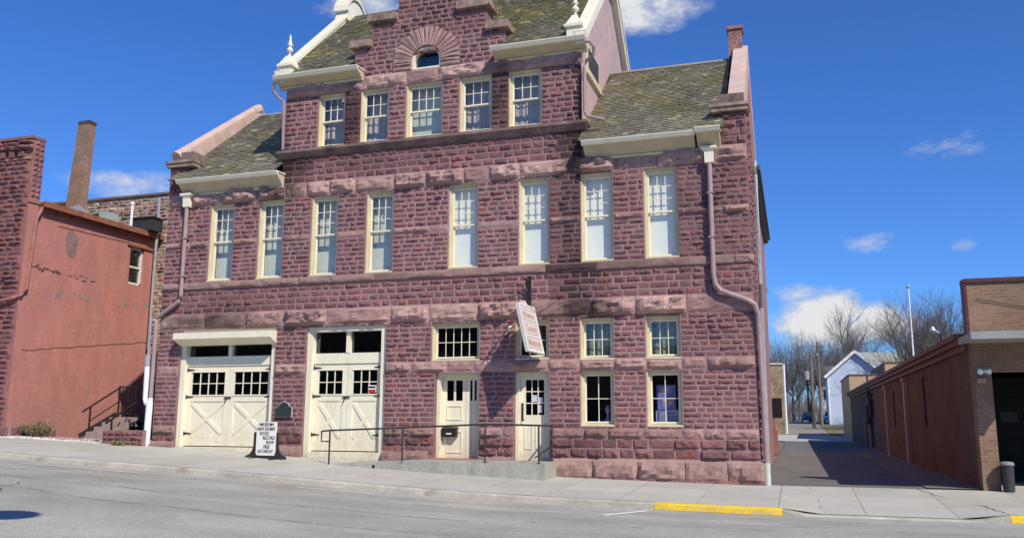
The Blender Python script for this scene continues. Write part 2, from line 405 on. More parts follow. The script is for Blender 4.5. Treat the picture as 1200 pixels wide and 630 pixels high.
# alley between the museum and the brick garage, then a cross street
mb = MB(); sheet(mb, rng(0.02, 4.75, .8), rng(.0, 47, 3), HS, .004)
tag(mb.build('alley', ASPHALT2), kind='structure')
mb = MB(); sheet(mb, [-300, -60, -20, -4, 0, 5, 12, 30, 80, 300], rng(47, 59, 3), HS, .006)
tag(mb.build('cross_street', CONC), kind='structure')
mb = MB(); sheet(mb, rng(-2.2, 3.6, 1.5), rng(59, 108, 7) + [160, 300], HS, .004)
tag(mb.build('far_alley', M('far_alley_gravel', (.27, .25, .22), var=.2, scale=.3)), kind='structure')
mb = MB(); sheet(mb, [3.6, 6, 12, 30], rng(60, 108, 6), HS, .01)
tag(mb.build('lawn', DRYGRASS), kind='structure')
mb = MB(); sheet(mb, [3.6, 4.74], [0.05] + rng(3, 46, 3), HS, .03); 
mb.quad((3.6, .05, HS(3.6, .05) + .004), (3.6, 46, HS(3.6, 46) + .004), (3.6, 46, HS(3.6, 46) + .03), (3.6, .05, HS(3.6, .05) + .03))
tag(mb.build('alley_footway', M('footway', (.20, .175, .15), var=.3, scale=1.)), kind='structure')

# ------------------------------------------------------------------ masonry
PAL = [(0.2282, 0.1064, 0.1058), (0.2115, 0.0972, 0.0978), (0.2451, 0.1163, 0.1141), (0.1948, 0.091, 0.0942), (0.2325, 0.1103, 0.1097), (0.2534, 0.1217, 0.1162), (0.2157, 0.1079, 0.1097), (0.2366, 0.1033, 0.1001), (0.2031, 0.1002, 0.1037), (0.2241, 0.1057, 0.1058), (0.2661, 0.1071, 0.0963), (0.1948, 0.1071, 0.109)]
BANDPAL = [(0.4271, 0.2665, 0.2318), (0.3915, 0.242, 0.2136), (0.4576, 0.2949, 0.2542), (0.4068, 0.2604, 0.2339), (0.356, 0.2136, 0.1881)]
MORTAR = (.36, .235, .23)
STAINS = [(-4.55, 8.85, .42, .8, .95), (-4.65, 6.9, .3, 1.7, .85), (-4.35, 4.42, .75, .3, 1.0), (-4.42, 10.4, .24, 1.4, .85), (-13.4, 8.7, .5, .65, .95), (-13.6, 7.2, .3, .9, .4), (-4.5, 5.0, .35, .5, .6), (-11.3, 10.4, .22, 1.0, .5), (-6.65, 10.7, .26, .9, .5), (-4.2, 5.45, .6, .3, .7), (-16.0, 4.45, .8, .25, .4), (-13.0, .95, .5, .5, .35), (-13.75, 8.55, .7, .9, .62), (-13.6, 9.15, 1.1, .35, .55), (-4.2, 8.95, .75, .8, .62), (-4.15, 5.6, .7, .35, .6), (-4.2, 4.4, .75, .45, .6), (-4.55, 7., .35, 1.4, .4), (-4.1, 10.4, .25, 1.2, .55), (-13.45, 10., .25, 1.2, .3),
          (-1.15, 6.95, .5, .18, .6), (-11.3, 10.4, .35, 1.0, .42), (-6.65, 10.6, .4, 1.0, .35), (-4.6, 1.0, 1.0, .5, .35), (-9.3, 1.1, 1.0, .5, .35), (-17.2, .9, .8, .9, .3), (-13.1, 1.1, .6, .6, .28), (-16.7, 4.45, .9, .3, .5), (-15.2, 4.45, 2.4, .5, .5), (-.9, 6., .3, 2.6, .22), (-9, 9.1, 5., .25, .25), (-.6, 9.2, .5, .4, .3), (-17.3, 9.2, .5, .4, .3), (-.7, .35, .7, .3, .3), (-3.6, 10., .3, 1.5, .4), (-9., 13.3, 2.2, .8, .25)]
def stain(x, z):
    k = 1.
    for cx, cz, a, b, s in STAINS:
        d = ((x - cx) / a) ** 2 + ((z - cz) / b) ** 2
        if d < 4: k *= 1 - min(.85, s * 1.25) * math.exp(-d) * (.75 + .5 * nz(x * 2.3, z * 2.3, 4.))
    return max(.22, k * (1 + .16 * nz(x * .5, z * .8, 9.)))
def stone(mb, x0, x1, z0, z1, depth, col, cell=.05, edge=.012, base=0., sf=None):
    """one rock-faced block: flat margin, broken face"""
    w, h = x1 - x0, z1 - z0
    if w < .02 or h < .02: return
    nx = max(2, min(12, round(w / cell))); nzz = max(2, min(6, round(h / cell)))
    ex, ez = min(.014, w * .15), min(.014, h * .15)
    us = [x0] + [x0 + ex + (w - 2 * ex) * i / nx for i in range(nx + 1)] + [x1]
    ws = [z0] + [z0 + ez + (h - 2 * ez) * i / nzz for i in range(nzz + 1)] + [z1]
    tx, tz = U(-.5, .5), U(-.5, .4); d0 = depth * U(.18, 1.15)
    n0 = len(mb.v); NX, NZ = len(us), len(ws); sd = R() * 50
    for j, zz in enumerate(ws):
        for i, xx in enumerate(us):
            if i in (0, NX - 1) or j in (0, NZ - 1):
                y = .01
            elif i in (1, NX - 2) or j in (1, NZ - 2):
                y = -edge - R() * .3 * d0
                xx += U(-.004, .004); zz_ = zz
            else:
                u = (xx - x0) / w - .5; t = (zz - z0) / h - .5
                bul = (1 - (2 * abs(u)) ** 6) * (1 - (2 * abs(t)) ** 4)
                y = -edge - d0 * max(.04, (.12 + .75 * bul) * (1 + 1.3 * tx * u + 1.2 * tz * t) + (.8 * nz(xx * 7 + sd, zz * 10 + sd) + U(-.30, .30) if w < .6 else 1.3 * abs(nz(xx * 2.6 + sd, zz * 3.6 + sd)) + .7 * nz(xx * 7 + sd, zz * 9 + sd) + U(-.07, .07)))
            mb.v.append((xx + (U(-.008, .008) if 1 < i < NX - 2 else 0), base + y, zz + (U(-.008, .008) if 1 < j < NZ - 2 else 0)))
    for j in range(NZ - 1):
        for i in range(NX - 1):
            a = n0 + j * NX + i
            k = U(.95, 1.05)
            if sf: k *= sf((us[i] + us[i + 1]) / 2, (ws[j] + ws[j + 1]) / 2)
            mb.f.append((a, a + 1, a + 1 + NX, a + NX)); mb.c.append(mul(col, k))
def spans(x0, x1, z0, z1, holes):
    """free intervals of a course, as (xa, xb, za, zb)"""
    out = []; cur = [(x0, x1)]
    for (a, b, c, d) in holes:
        if d <= z0 + .01 or c >= z1 - .01: continue
        nw = []
        for (p, q) in cur:
            if b <= p or a >= q: nw.append((p, q)); continue
            if a > p + .02: nw.append((p, a))
            if b < q - .02: nw.append((b, q))
            if d < z1 - .03: out.append((max(a, p), min(b, q), d, z1))
            if c > z0 + .03: out.append((max(a, p), min(b, q), z0, c))
        cur = nw
    return [(p, q, z0, z1) for p, q in cur] + out
def course(mb, x0, x1, z0, z1, holes, wmin, wmax, depth, pal, g=.0075, base=0., cell=.05, st=True):
    for (p, q, a, b) in spans(x0, x1, z0, z1, holes):
        x = p
        while x < q - 1e-4:
            w = U(wmin, wmax)
            if q - (x + w) < wmin * .6: w = q - x
            c = random.choice(pal); big = w > .6
            c = mul(c, U(.90, 1.09) * (stain(x + w / 2, (a + b) / 2) if st and not big else 1))
            stone(mb, x + g, x + w - g, a + g * .8, b - g * .8, depth, c, cell, base=base, sf=stain if big and st else None)
            x += w
def backing(mb, x0, x1, z0, z1, holes, reveal=.45, y=-.011, col=MORTAR):
    xs = sorted(set([x0, x1] + [v for h in holes for v in h[:2] if x0 < v < x1]))
    zs = sorted(set([z0, z1] + [v for h in holes for v in h[2:] if z0 < v < z1]))
    for a, b in zip(xs, xs[1:]):
        for c, d in zip(zs, zs[1:]):
            mx, mz = (a + b) / 2, (c + d) / 2
            if any(h[0] < mx < h[1] and h[2] < mz < h[3] for h in holes): continue
            mb.quad((a, y, c), (b, y, c), (b, y, d), (a, y, d), mul(col, stain(mx, mz)))
    for (a, b, c, d) in holes:
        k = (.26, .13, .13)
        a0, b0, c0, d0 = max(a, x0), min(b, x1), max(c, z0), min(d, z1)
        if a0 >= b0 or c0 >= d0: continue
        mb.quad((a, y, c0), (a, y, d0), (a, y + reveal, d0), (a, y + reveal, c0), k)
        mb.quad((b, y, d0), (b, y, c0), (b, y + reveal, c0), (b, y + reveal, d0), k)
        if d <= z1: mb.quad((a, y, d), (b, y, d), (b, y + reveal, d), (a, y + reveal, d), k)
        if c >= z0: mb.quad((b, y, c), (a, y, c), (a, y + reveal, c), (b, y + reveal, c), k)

W2 = [-15.67, -13.92, -12.11, -10.30, -7.72, -5.66, -3.92, -2.22]
W3 = [(-12.46, -11.56), (-11.04, -10.11), (-9.56, -8.40), (-7.88, -6.90), (-6.40, -5.43)]
HOLES = [(c - .435, c + .435, 5.62, 8.03) for c in W2] + [(a, b, 9.52, 11.2) for a, b in W3]
GAR1 = (-16.88, -13.55, -.5, 4.16); GAR2 = (-12.52, -10.0, -.5, 4.13)
TR1 = (-8.6, -7.2, 3.08, 4.13); TR2 = (-6.18, -5.25, 3.08, 4.13)
DD = (-8.47, -7.2, .46, 2.76); D2 = (-6.21, -5.24, .46, 2.76)
UP1 = (-4.41, -3.52, 3.04, 4.13); LO1 = (-4.41, -3.53, 1.35, 2.77)
UP2 = (-2.69, -1.81, 3.04, 4.13); LO2 = (-2.70, -1.81, 1.35, 2.77)
HOLES += [GAR1, GAR2, TR1, TR2, DD, D2, UP1, LO1, UP2, LO2]
ARCHC = (-8.94, 11.86); ARCHI = .47; ARCHO = 1.07
HOLES2 = [(ARCHC[0] - ARCHI, ARCHC[0] + ARCHI, 11.62, 12.30)]

museum = thing('museum_building', (-8.85, 0, .3), 'three-storey purple quartzite stone museum with cream garage doors, stepped gable and mossy slate roofs', 'building')
random.seed(21)
XL, XR = -17.7, 0.
CXL, CXR = -13.6, -4.3
wall = MB()
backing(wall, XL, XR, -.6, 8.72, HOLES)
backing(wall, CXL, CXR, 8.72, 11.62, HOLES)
def rows(z0, z1, h):
    n = max(1, round((z1 - z0) / h)); return [(lerp(z0, z1, i / n), lerp(z0, z1, (i + 1) / n)) for i in range(n)]
for a, b in rows(.56, 1.05, .245): course(wall, XL, XR, a, b, HOLES, .38, .75, .075, PAL)
for a, b in rows(1.31, 2.78, .135): course(wall, XL, XR, a, b, HOLES, .17, .46, .038, PAL)
for a, b in rows(3.08, 4.18, .137): course(wall, XL, XR, a, b, HOLES, .17, .46, .038, PAL)
for a, b in rows(4.66, 5.38, .18): course(wall, XL, XR, a, b, HOLES, .22, .50, .038, PAL)
for a, b in rows(5.62, 6.7, .135): course(wall, XL, XR, a, b, HOLES, .17, .46, .038, PAL)
for a, b in rows(6.90, 8.05, .143): course(wall, XL, XR, a, b, HOLES, .17, .46, .038, PAL)
for a, b in rows(8.50, 9.26, .19): course(wall, CXL, CXR, a, b, HOLES, .24, .48, .038, PAL)
for a, b in rows(9.52, 11.2, .153): course(wall, CXL, CXR, a, b, HOLES, .18, .46, .038, PAL)
# right side face: returns of the same courses, then plain wall behind
side = MB()
for (za, zb) in rows(.56, 9.2, .19): course(side, .0, 2.2, za, zb, [], .3, .55, .05, PAL, st=False)
side.quad((0, 0, -.3), (2.2, 0, -.3), (2.2, 0, 9.3), (0, 0, 9.3), MORTAR)
side.xform(lambda x, y, z: (-y + .001, x, z))
wall.add(side.v, side.f); wall.c[-len(side.f):] = side.c
wall.build('stone_wall', QUARTZ, museum)

def band(name, x0, x1, z0, z1, lo, hi, dp, pal, cell=.065):
    for (p, q, za, zb_) in sorted(spans(x0, x1, z0, z1, HOLES)):
        m = MB(); course(m, p, q, za, zb_, [], lo, hi, dp, pal, cell=cell); m.build(name, QUARTZ, museum)
for a, b, lo, hi, dp in ((1.05, 1.31, .5, 1.0, .075), (2.78, 3.08, .6, 1.4, .09), (6.70, 6.90, .6, 1.3, .07)):
    band('stone_band', XL, XR, a, b, lo, hi, dp, [mixc(c, random.choice(PAL), .35 if a < 2 or a > 6 else .2) for c in BANDPAL])
band('lintel_band', XL, XR, 4.18, 4.66, 1.1, 2.2, .14, BANDPAL, .07)
band('lintel_band', XL, XR, 8.05, 8.50, .7, 1.5, .13, BANDPAL, .07)
band('lintel_band', CXL, CXR, 11.2, 11.62, .8, 1.6, .13, BANDPAL, .07)
sill = MB()
x = XL
while x < XR:
    w = min(U(.9, 1.6), XR - x + .06)
    stone(sill, x, x + w - .008, 5.40, 5.60, .03, mul(random.choice(BANDPAL), .8 * stain(x + w / 2, 5.5)), base=-.05)
    sill.box(x, x + w - .008, -.055, .0, 5.40, 5.605, mul(random.choice(BANDPAL), .8)); x += w
sill.build('sill_band', QUARTZ, museum)
sc = MB()
sc.prism([(0, 9.26), (-.07, 9.28), (-.16, 9.40), (-.19, 9.42), (-.19, 9.50), (0, 9.53)], CXL - .16, CXR + .16)
sc.prism([(0, 9.26), (.07, 9.28), (.16, 9.40), (.19, 9.42), (.19, 9.50), (0, 9.53)], .0, 1.1, 'y')
sc.xform(lambda x, y, z: (x + CXR if x >= 0 else x, y, z))
sc.build('string_course', STAINED, museum)
# base course, projecting, battered top; follows the sloping street
for a, b in ((XL - .06, -16.88), (-13.55, -12.52), (-10.0, -8.62), (-7.05, -6.3), (-5.15, .10)):
    bc = MB(); x = a; top = .56 if a > -9 else .56 + G(a) * .45
    while x < b - .01:
        w = min(U(.8, 1.3), b - x)
        if b - (x + w) < .35: w = b - x
        c = mul(random.choice(BANDPAL), U(.72, .92) * stain(x + w / 2, .4)); g = G(x)
        stone(bc, x + .006, x + w - .006, g - .05 if a < -8.7 else max(g - .1, .02), top - .06, .085, c, .09, base=-.10)
        bc.prism([(0, top), (-.10, top - .06), (-.10, -.4), (0, -.4)], x + .003, x + w - .003, col=mul(c, 1.05)); x += w
    if a > -6:
        bc.prism([(0.001, .56), (.09, .50), (.09, -.3), (0.001, -.3)], .0, 2.4, 'y', (.30, .19, .175))
        x = -5.0          # footing rubble under the right part
        while x < .08:
            w = U(.25, .6); stone(bc, x, min(.08, x + w - .01), G(x) - .15, .06 + .05 * R(), .03, mul(random.choice(PAL), 1.1), base=-.145); x += w
    bc.build('base_course', QUARTZ, museum)
# plain rear shell so the building is closed
shell = MB()
c = (.33, .18, .165)
shell.quad((XR - .002, 2.2, -.3), (XR - .002, 13., -.3), (XR - .002, 13., 8.6), (XR - .002, 2.2, 8.6), (.36, .19, .18))
shell.quad((XL, 13., -.3), (XL, 0, -.3), (XL, 0, 9.3), (XL, 13., 8.6), c)
shell.quad((XR, 13., -.3), (XL, 13., -.3), (XL, 13., 8.6), (XR, 13., 8.6), c)
shell.add([(XL, 8.4, 8.7), (XR, 8.4, 8.7), (XR, 13.2, 8.5), (XL, 13.2, 8.5)], [(0, 1, 2, 3)], (.1, .1, .1))
for xx in (XL + .001, XR - .001):
    shell.add([(xx, 0, 8.6), (xx, 8.2, 8.6), (xx, 4.1, 12.7)], [(0, 1, 2)], c)
shell.build('side_wall', QUARTZ, museum)
room = MB()
room.quad((XL + .1, 1.9, -.4), (XR - .1, 1.9, -.4), (XR - .1, 1.9, 8.6), (XL + .1, 1.9, 8.6))
room.quad((CXL + .1, 1.9, 8.6), (CXR - .1, 1.9, 8.6), (CXR - .1, 1.9, 11.4), (CXL + .1, 1.9, 11.4))
for zz in (5.1, 8.6): room.quad((XL + .1, .5, zz), (XR - .1, .5, zz), (XR - .1, 1.9, zz), (XL + .1, 1.9, zz))
room.quad((CXL + .1, .5, 9.1), (CXR - .1, .5, 9.1), (CXR - .1, 1.9, 9.1), (CXL + .1, 1.9, 9.1))
room.build('room_partition', DIMROOM, museum)

# stepped gable with arched window
gb = MB(); random.seed(5)
STEPS = [(-11.27, -6.52, 11.62, 12.52), (-10.70, -7.08, 12.52, 13.27), (-9.88, -7.98, 13.27, 14.35)]
AH = [(ARCHC[0] - .95, ARCHC[0] + .95, 11.62, 12.1), (ARCHC[0] - .82, ARCHC[0] + .82, 12.1, 12.45), (ARCHC[0] - .5, ARCHC[0] + .5, 12.45, 12.78)]
for x0, x1, z0, z1 in STEPS:
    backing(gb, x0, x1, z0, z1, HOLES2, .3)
    for a, b in rows(z0, z1, .155): course(gb, x0, x1, a, b, AH, .17, .42, .038, PAL)
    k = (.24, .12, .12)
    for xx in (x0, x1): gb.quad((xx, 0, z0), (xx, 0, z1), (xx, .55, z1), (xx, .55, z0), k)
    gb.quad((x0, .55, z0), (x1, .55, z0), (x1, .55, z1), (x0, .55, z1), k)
gb.build('stepped_gable', QUARTZ, museum)
for i, (x0, x1, z0, z1) in enumerate(STEPS):
    nxt = STEPS[i + 1] if i < 2 else None
    parts = [(x0 - .14, nxt[0] - .01), (nxt[1] + .01, x1 + .14)] if nxt else [(x0 - .14, x1 + .14)]
    for a, b in parts:
        cap = MB(); cap.prism([(a, z1), (b, z1), (b, z1 + .17), (b - .02, z1 + .22), (a + .02, z1 + .22), (a, z1 + .17)], -.16, .62, 'y'); cap.build('gable_capstone', CAPSTONE, museum)
vs = MB(); n = 19
for i in range(n):
    t0, t1 = pi * i / n, pi * (i + 1) / n
    t0 += .004; t1 -= .004
    col = mul(random.choice(BANDPAL), U(.96, 1.08)); d = .012 * U(.5, 1.4)
    pr = []
    ro = ARCHO * U(.97, 1.04)
    for yy in (.28, -.035 - d):
        q = .012 if yy < 0 else 0
        for r, t in ((ARCHI, t0), (ro, t0), (ro, t1), (ARCHI, t1)):
            tt = t + (q if t == t0 else -q)
            pr.append((ARCHC[0] + (r + (q if r == ARCHI else -q)) * cos(tt), yy, ARCHC[1] + (r + (q if r == ARCHI else -q)) * sin(tt)))
    # rough front: fan of facets
    cx_ = sum(p[0] for p in pr[4:]) / 4; cz_ = sum(p[2] for p in pr[4:]) / 4
    n0 = len(vs.v); vs.v += pr + [(cx_ + U(-.06, .06), -.045 - d - .02 * R(), cz_ + U(-.06, .06)), (lerp(cx_, pr[5][0], .5), -.04 - d - .02 * R(), lerp(cz_, pr[5][2], .5))]
    for f in ((4, 5, 9), (5, 6, 9), (6, 8, 9), (6, 7, 8), (7, 4, 8), (4, 9, 8), (0, 1, 5, 4), (1, 2, 6, 5), (2, 3, 7, 6), (3, 0, 4, 7)):
        vs.f.append(tuple(q + n0 for q in f)); vs.c.append(mul(col, U(.92, 1.06)))
for s in (-1, 1):
    for za, zb in ((11.63, 11.74), (11.75, 11.855)):
        x0 = ARCHC[0] + s * ARCHI; x1 = ARCHC[0] + s * ARCHO
        stone(vs, min(x0, x1), max(x0, x1), za, zb, .05, mul(random.choice(BANDPAL), .95), base=-.03)
vs.build('arch_stone', QUARTZ, museum)
def arch_pts(r, z0, n=16): return [(ARCHC[0] - r, z0)] + [(ARCHC[0] - r * cos(pi * i / n), ARCHC[1] + r * sin(pi * i / n)) for i in range(n + 1)] + [(ARCHC[0] + r, z0)]
af = MB(); po = arch_pts(ARCHI + .01, 11.63); pi_ = arch_pts(ARCHI - .075, 11.685)
n0 = len(af.v)
for y in (.02, .25):
    af.v += [(a, y, b) for a, b in po] + [(a, y, b) for a, b in pi_]
k = len(po)
for i in range(k):
    j = (i + 1) % k
    af.f += [(i, j, k + j, k + i), (k + i, k + j, 3 * k + j, 3 * k + i)]; af.c += [(1, 1, 1)] * 2
arch_win = af.build('arched_window', CREAM, museum)
ap = MB(); ap.add([(a, .17, b) for a, b in arch_pts(ARCHI - .06, 11.67)], [tuple(range(len(po)))])
ap.build('pane', GLASSDARK, arch_win)
ab = MB(); ab.box(ARCHC[0] - .6, ARCHC[0] + .6, .34, .36, 11.6, 12.5); ab.build('dark_backing', M('blue_grey_shade', (.16, .19, .24)), arch_win)

# ------------------------------------------------------------------ windows
def window(x0, x1, z0, z1, up=(3, 3), lo=(1, 1), mid=None, blind=None, glass=GLASS, casing=.08, name='window', frame_y=.10, sillp=True, label=None):
    """sash window: casing, sashes with glazing bars, panes, blind or curtain behind"""
    fr = MB(); y0, y1 = frame_y, .26
    fr.box(x0, x0 + .035, .03, y0, z0 + .05, z1 - .035); fr.box(x1 - .035, x1, .03, y0, z0 + .05, z1 - .035); fr.box(x0, x1, .03, y0, z1 - .035, z1)
    fr.box(x0, x0 + casing, y0, y1, z0, z1); fr.box(x1 - casing, x1, y0, y1, z0, z1)
    fr.box(x0 + casing, x1 - casing, y0, y1, z1 - casing * 1.15, z1)
    fr.hexa([(x0 + .002, -.02, z0), (x1 - .002, -.02, z0), (x1 - .002, y1, z0), (x0 + .002, y1, z0), (x0 + .002, -.02, z0 + .045), (x1 - .002, -.02, z0 + .045), (x1 - .01, y1, z0 + .085), (x0 + .01, y1, z0 + .085)])
    f = fr.build(name, CREAM_TRIM, museum)
    if label: f['label'] = label
    a, b = x0 + casing, x1 - casing; c, d = z0 + .085, z1 - casing * 1.15
    if mid is None: segs = [(c, d, up, .16, 'sash')]
    else: segs = [(mid - .02, d, up, .135, 'upper_sash'), (c, mid + .02, lo, .18, 'lower_sash')]
    for (p, q, (nx, nzz), y, nm) in segs:
        s = MB(); w = .042; t = .018
        s.box(a, a + w, y, y + .035, p, q); s.box(b - w, b, y, y + .035, p, q)
        s.box(a + w, b - w, y, y + .035, q - w, q); s.box(a + w, b - w, y - (.012 if nm == 'upper_sash' else 0), y + .035, p, p + w)
        for i in range(1, nx):
            xx = lerp(a + w, b - w, i / nx); s.box(xx - t / 2, xx + t / 2, y + .002, y + .03, p + w, q - w)
        for i in range(1, nzz):
            zz = lerp(p + w, q - w, i / nzz); s.box(a + w, b - w, y + .004, y + .028, zz - t / 2, zz + t / 2)
        s.build(nm, CREAM, f)
        g = MB(); g.quad((a + w, y + .017, p + w), (b - w, y + .017, p + w), (b - w, y + .017, q - w), (a + w, y + .017, q - w)); g.build('pane', glass, f)
    if blind:
        mat, by, bz0, bz1, nm = blind
        bm = MB(); k = 14 if 'curtain' in nm else 1
        xa, xb = x0 - .1, x1 + .1
        for i in range(k):
            p, q = lerp(xa, xb, i / k), lerp(xa, xb, (i + 1) / k)
            dy = .03 if k > 1 else 0
            bm.quad((p, by + dy * (i % 2), bz0), (q, by + dy * ((i + 1) % 2), bz0), (q, by + dy * ((i + 1) % 2), bz1), (p, by + dy * (i % 2), bz1))
        bm.build(nm, mat, f)
    return f
for i, c in enumerate(W2):
    bl = (BLIND, .27, 5.6, 8.05, 'blind') if i >= 4 else (BLINDGREEN, .42, 5.6, 8.05, 'blind')
    window(c - .435, c + .435, 5.62, 8.03, (3, 3), (1, 1), 6.87, bl)
for i, (a, b) in enumerate(W3):
    bl = [(CURTAIN, .50, 9.5, 11.2, 'curtain'), (CURTAIN, .48, 9.5, 11.2, 'curtain'), (BLINDGREEN, .46, 9.5, 11.2, 'blind'), (CURTAIN, .48, 9.5, 11.2, 'curtain'), (CURTAIN, .46, 9.5, 11.2, 'curtain')][i]
    window(a, b, 9.53, 11.2, (4 if i == 2 else 3, 2), (1, 1), 10.37, bl)
window(*TR1, (5, 2), glass=GLASSDARK, name='transom_window')
window(*TR2, (3, 2), glass=GLASSDARK, name='transom_window')
for q in (UP1, UP2): window(*q, (3, 2), blind=(CURTAINGREEN, .34, q[2], q[3], 'curtain'))
for q in (LO1, LO2): window(*q, (2, 2))

# ------------------------------------------------------------------ doors
def hinge(mb, x, z, s):
    mb.prism([(x, z - .035), (x + s * .26, z - .006), (x + s * .26, z + .006), (x, z + .035)], .18, .195, 'y')
    mb.tube([(x, .18, z - .06), (x, .18, z + .06)], .014, 6)
def garage(o, zb, ztr0, ztr1, leaves, pcols, ztop=3.07, name='garage_door'):
    x0, x1, _, z1 = o
    fr = MB()
    jw = .16
    fr.box(x0, x0 + jw, .05, .38, zb - .3, z1); fr.box(x1 - jw, x1, .05, .38, zb - .3, z1)
    fr.box(x0 + jw, x1 - jw, .06, .38, z1 - .13, z1)
    fr.box(x0 + jw, x1 - jw, .17, .38, ztop + .01, ztr0 - .02)
    mx = (x0 + x1) / 2
    fr.box(mx - .06, mx + .06, .15, .36, ztr0 - .02, z1 - .13)
    fr.box(x0 + jw, x1 - jw, .02, .30, zb - .4, zb - .03)
    f = fr.build(name, CREAM, museum)
    tp = MB(); tp.box(x0 + jw, x1 - jw, .27, .28, ztr0, z1 - .1); tp.build('transom_pane', GLASSDARK, f)
    for li, (a, b) in enumerate(leaves):
        lf = MB(); y = .20; yb = .26
        wz0, wz1 = 2.22, 2.89; wa, wb = a + .17, b - .17
        # leaf with a window hole
        lf.box(a + .006, wa, y, yb, zb, ztop); lf.box(wb, b - .006, y, yb, zb, ztop)
        lf.box(wa, wb, y, yb, wz1, ztop); lf.box(wa, wb, y + .022, yb, zb + .3, wz0 - .2)
        lf.box(wa, wb, y, yb, wz0 - .2, wz0); lf.box(wa, wb, y, yb, zb, zb + .3)
        # cross bracing
        p0, p1, q0, q1 = wa, wb, zb + .3, wz0 - .2
        lf.bar((p0 + .03, y + .012, q1 - .05), (p1 - .03, y + .012, q0 + .05), .026, .105, up=(0, 0, 1))
        lf.bar((p0 + .03, y + .0145, q0 + .05), (p1 - .03, y + .0145, q1 - .05), .026, .10, up=(0, 0, 1))
        for s in (0,):
            # beadings round the window
            lf.box(wa - .03, wb + .03, y - .014, y, wz1, wz1 + .03); lf.box(wa - .03, wb + .03, y - .02, y, wz0 - .035, wz0)
        for i in range(1, pcols):
            xx = lerp(wa, wb, i / pcols); lf.box(xx - .012, xx + .012, y + .01, y + .05, wz0, wz1)
        zz = (wz0 + wz1) / 2; lf.box(wa, wb, y + .012, y + .048, zz - .012, zz + .012)
        lo = lf.build('door_leaf', CREAM, f)
        # one leaf-window
        g = MB(); g.quad((wa, y + .03, wz0), (wb, y + .03, wz0), (wb, y + .03, wz1), (wa, y + .03, wz1)); g.build('pane', GLASSDARK, f)
        hx = a if li == 0 else b; s = 1 if li == 0 else -1
        for hz in (2.97, 2.16, 1.08):
            h = MB(); hinge(h, hx, hz, s); h.build('hinge', BLACK, f)
    la = MB(); la.box(mx - .13, mx + .1, .16, .19, 2.12, 2.16); la.bar((mx - .02, .16, 2.15), (mx - .10, .15, 1.98), .025); la.build('latch', BLACK, f)
    return f
g1 = garage(GAR1, .72, 3.38, 3.7, [(-16.72, -15.21), (-15.21, -13.71)], 4)
hd = MB(); hd.prism([(.05, 4.06), (-.37, 4.045), (-.37, 3.86), (-.34, 3.85), (.02, 3.68), (.05, 3.68)], -16.9, -13.52); hd.build('header_box', CREAM, g1)
g2 = garage(GAR2, .64, 3.40, 3.98, [(-12.36, -11.26), (-11.26, -10.16)], 3)
stk = MB(); stk.box(-10.60, -10.36, .195, .225, 2.26, 2.46); s_ = stk.build('notice', SIGNWHITE, g2)
stk = MB(); stk.box(-10.59, -10.37, .191, .194, 2.26, 2.34); stk.build('notice_stripe', M('red_paint', (.45, .03, .03)), g2)
stk = MB(); stk.box(-10.59, -10.37, .191, .194, 2.38, 2.43); stk.build('notice_stripe', LETTER, g2)

def panel_frame(mb, a, b, c, d, y):
    t = .035
    mb.box(a, b, y - .016, y, d - t, d); mb.box(a, b, y - .016, y, c, c + t); mb.box(a, a + t, y - .0165, y, c + t, d - t); mb.box(b - t, b, y - .0165, y, c + t, d - t)
# entrance double door under the left transom
x0, x1, zb, zt = DD
fr = MB(); fr.box(x0, x0 + .09, .12, .45, zb, zt); fr.box(x1 - .09, x1, .12, .45, zb, zt); fr.box(x0 + .09, x1 - .09, .12, .45, zt - .09, zt)
ddoor = fr.build('double_door', CREAM, museum)
mx = -7.70
for a, b, pans in ((x0 + .09, mx, 2), (mx, x1 - .09, 1)):
    lf = MB(); y = .34; wa, wb = a + .12, b - .10; wz0, wz1 = 2.02, 2.57
    lf.box(a + .005, wa, y, y + .05, zb, zt - .09); lf.box(wb, b - .005, y, y + .05, zb, zt - .09)
    lf.box(wa, wb, y, y + .05, zb, wz0); lf.box(wa, wb, y, y + .05, wz1, zt - .09)
    xx = (wa + wb) / 2; lf.box(xx - .03, xx + .03, y + .005, y + .045, wz0, wz1)
    if pans == 2:
        panel_frame(lf, wa, wb, 1.5, 1.9, y); panel_frame(lf, wa, wb, .62, 1.2, y)
    else: panel_frame(lf, wa, wb, .62, 1.9, y)
    lf.build('door_leaf', CREAM, ddoor)
    g = MB(); g.quad((wa, y + .02, wz0), (wb, y + .02, wz0), (wb, y + .02, wz1), (wa, y + .02, wz1)); g.build('pane', GLASSDARK, ddoor)
th = MB(); th.box(x0, x1, -.14, .3, zb - .05, zb + .03); th.build('door_step', M('red_sandstone_step', (.40, .17, .13), var=.2), ddoor)
# single door
x0, x1, zb, zt = D2
fr = MB(); fr.box(x0, x0 + .09, .12, .42, zb, zt); fr.box(x1 - .09, x1, .12, .42, zb, zt); fr.box(x0 + .09, x1 - .09, .12, .42, zt - .09, zt)
sdoor = fr.build('entrance_door', CREAM, museum)
lf = MB(); a, b = x0 + .09, x1 - .09; y = .26; wa, wb = a + .15, b - .13; wz0, wz1 = 1.64, 2.56
lf.box(a + .005, wa, y, y + .05, zb, zt - .09); lf.box(wb, b - .005, y, y + .05, zb, zt - .09); lf.box(wa, wb, y, y + .05, zb, wz0); lf.box(wa, wb, y, y + .05, wz1, zt - .09)
for i in (1, 2):
    xx = lerp(wa, wb, i / 3); lf.box(xx - .012, xx + .012, y + .01, y + .04, wz0, wz1)
    zz = lerp(wz0, wz1, i / 3); lf.box(wa, wb, y + .012, y + .038, zz - .012, zz + .012)
for (p, q) in ((wa - .04, wa + .20), (wa + .27, wb + .04)): panel_frame(lf, p, q, .75, 1.42, y)
lf.build('door_leaf', CREAM, sdoor)
